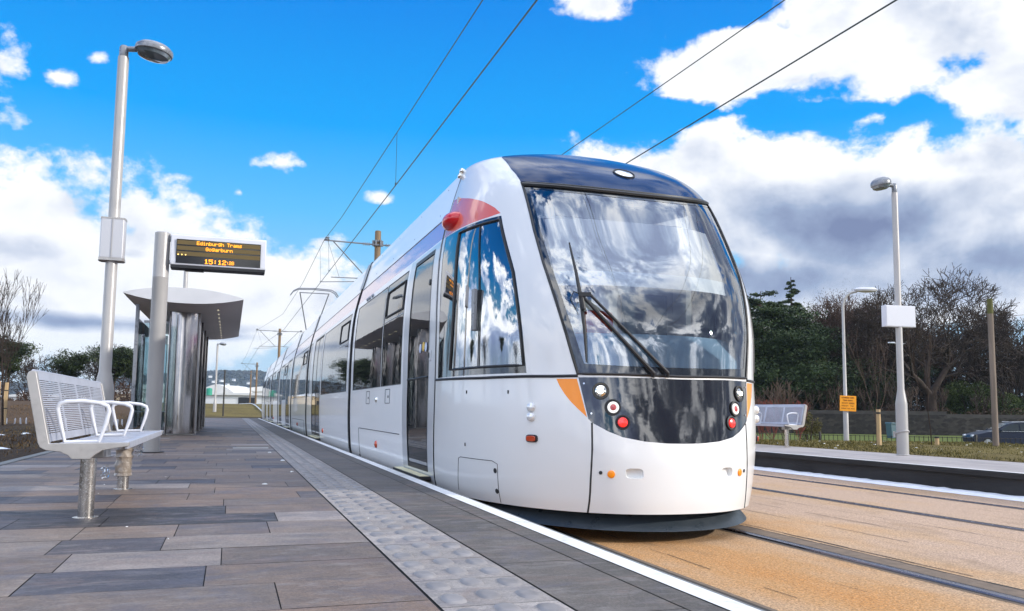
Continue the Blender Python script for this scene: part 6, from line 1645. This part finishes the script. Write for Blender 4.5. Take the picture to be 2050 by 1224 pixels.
# ------------------------------------------------------------------ far end: sheds, houses, track
def shed(name, label, pxa, pxb, D, h, mt, roof, rise, z0=.0, wins=0, depth=18, door=None, group=None):
    a = Vector((*dpt(pxa, D), z0)); b = Vector((*dpt(pxb, D), z0)); d = (b - a); L = d.length; d.normalize(); n = Vector((-d.y, d.x, 0)); t_ = thing(name, label, 'building', tuple(a), group=group)
    P = lambda u, v, z: a + d * u + n * v + Vector((0, 0, z))
    m = MB(); m.add([P(0, 0, 0), P(L, 0, 0), P(L, 0, h), P(0, 0, h), P(0, depth, 0), P(L, depth, 0), P(L, depth, h), P(0, depth, h)], [(0, 1, 2, 3), (5, 4, 7, 6), (4, 0, 3, 7), (1, 5, 6, 2)]); m.build('walls', mt, t_)
    m = MB(); k = 12; V_ = []
    for v_ in (-.4, depth + .4):
        for i in range(k + 1): u = L * i / k; V_.append(P(u, v_, h + .05 + rise * (1 - abs(2 * i / k - 1) ** 1.6)))
    q = k + 1; m.add(V_, [(i, i + 1, q + i + 1, q + i) for i in range(k)] + [tuple(range(q)) , tuple(range(2 * q - 1, q - 1, -1))] ); 
    m.add([P(-.3, -.45, h - .15), P(L + .3, -.45, h - .15), P(L + .3, -.45, h + .1), P(-.3, -.45, h + .1)], [(0, 1, 2, 3)]); m.build('roof', roof, t_)
    for i in range(wins):
        u = L * (i + .5) / wins; w_ = L / wins * .3; m = MB(); m.add([P(u - w_, -.06, h * .35), P(u + w_, -.06, h * .35), P(u + w_, -.06, h * .72), P(u - w_, -.06, h * .72)], [(0, 1, 2, 3)]); m.build('window', M['winblack'], t_)
    if door:
        m = MB(); u = L * door; m.add([P(u - 1.6, -.08, 0), P(u + 1.6, -.08, 0), P(u + 1.6, -.08, h * .8), P(u - 1.6, -.08, h * .8)], [(0, 1, 2, 3)]); m.build('door', M['winblack'], t_)
    return t_
BG = 'pale buildings beyond the end of the platform'
shed('warehouse', 'long low white shed with a dark doorway beyond the end of the platform', 404, 640, 150, 2.6, M['buildwhite'], M['roofpale'], .3, .6, 0, 14, .40, BG)
shed('warehouse', 'pale rounded roof bulking up behind the low white shed', 400, 474, 185, 3.6, M['buildwhite'], M['roofpale'], 2.0, .3, 0, 18, None, BG)
shed('warehouse', 'pale flat building with a row of windows seen past the masts', 470, 640, 200, 4.6, M['roofpale'], M['roofpale'], 1.2, .3, 7, 18, None, BG)
shed('warehouse', 'cream building glimpsed through the trees left of the shelter', 200, 322, 170, 3.2, M['buildcream'], M['roofpale'], .8, .3, 6, 14, None, BG)
shed('warehouse', 'grey-white building low behind the hedge at the left', 10, 130, 180, 2.4, M['buildwhite'], M['roofpale'], .6, .3, 5, 14, None, BG)
x, y = dpt(433, 175); m = MB(); m.lathe([(1.6, 0), (1.6, 5.0), (0, 5.3)], (x - 1, y, .4), 18); 
x, y = dpt(422, 145); m = MB(); m.lathe([(.5, 2.5), (.5, 3.7), (0, 3.85)], (x, y, .4), 18); tag(m.build('tank', M['green_tank'], smooth=True), 'small green tank showing above the low white shed', 'tank')
# houses on the hill
HG = 'small pale houses on the hillside'
hp_ = None
for k, (px, yp) in enumerate([(424, 756), (431, 766), (446, 764), (458, 771), (470, 762), (478, 775), (498, 768), (512, 758), (150, 795), (60, 790)]):
    D_ = 2150; x, y = dpt(px, D_); z = .93 + (813 - yp) * D_ / 1650
    if hp_ is None:
        hp_ = thing('house', 'tiny pale house on the dark hillside', 'house', (0, 0, 0), 1e-9, HG)
        m = MB(); m.box((0, 0, 1), (9, 6, 4)); m.build('walls', M['buildwhite'], hp_)
        m = MB(); m.prism([(-5, 3), (5, 3), (4, 5), (-4, 5)], lambda p, q: Vector((p[0], q, p[1])), -3.3, 3.3); m.build('roof', M['roofgrey'], hp_)
        o = hp_
    else: o = copy_tree(hp_)
    o.location = (x, y - 60, z); o.rotation_euler = (0, 0, .3 * k); o['label'] = 'tiny pale house on the dark hillside'
# rails beyond the platform, bending left over the rise
for k, xo in enumerate((2.385, 3.82, 6.22, 7.62)):
    m = MB(); prev = None; P_ = []
    for y in np.arange(50.4, 112, 1.2): P_.append((xo - .0020 * max(0, y - 50) ** 1.75, y, gzs(xo, y) * (1 if y > 50.5 else 0) + .05))
    m.tube(P_, .05, 5); tag(m.build('rail', M['silver'], smooth=True), ['distant rail curving left over the rise, leftmost', 'distant rail curving left over the rise, second', 'distant rail curving left over the rise, third', 'distant rail curving left over the rise, rightmost'][k], 'rail', 'distant rails curving over the rise')
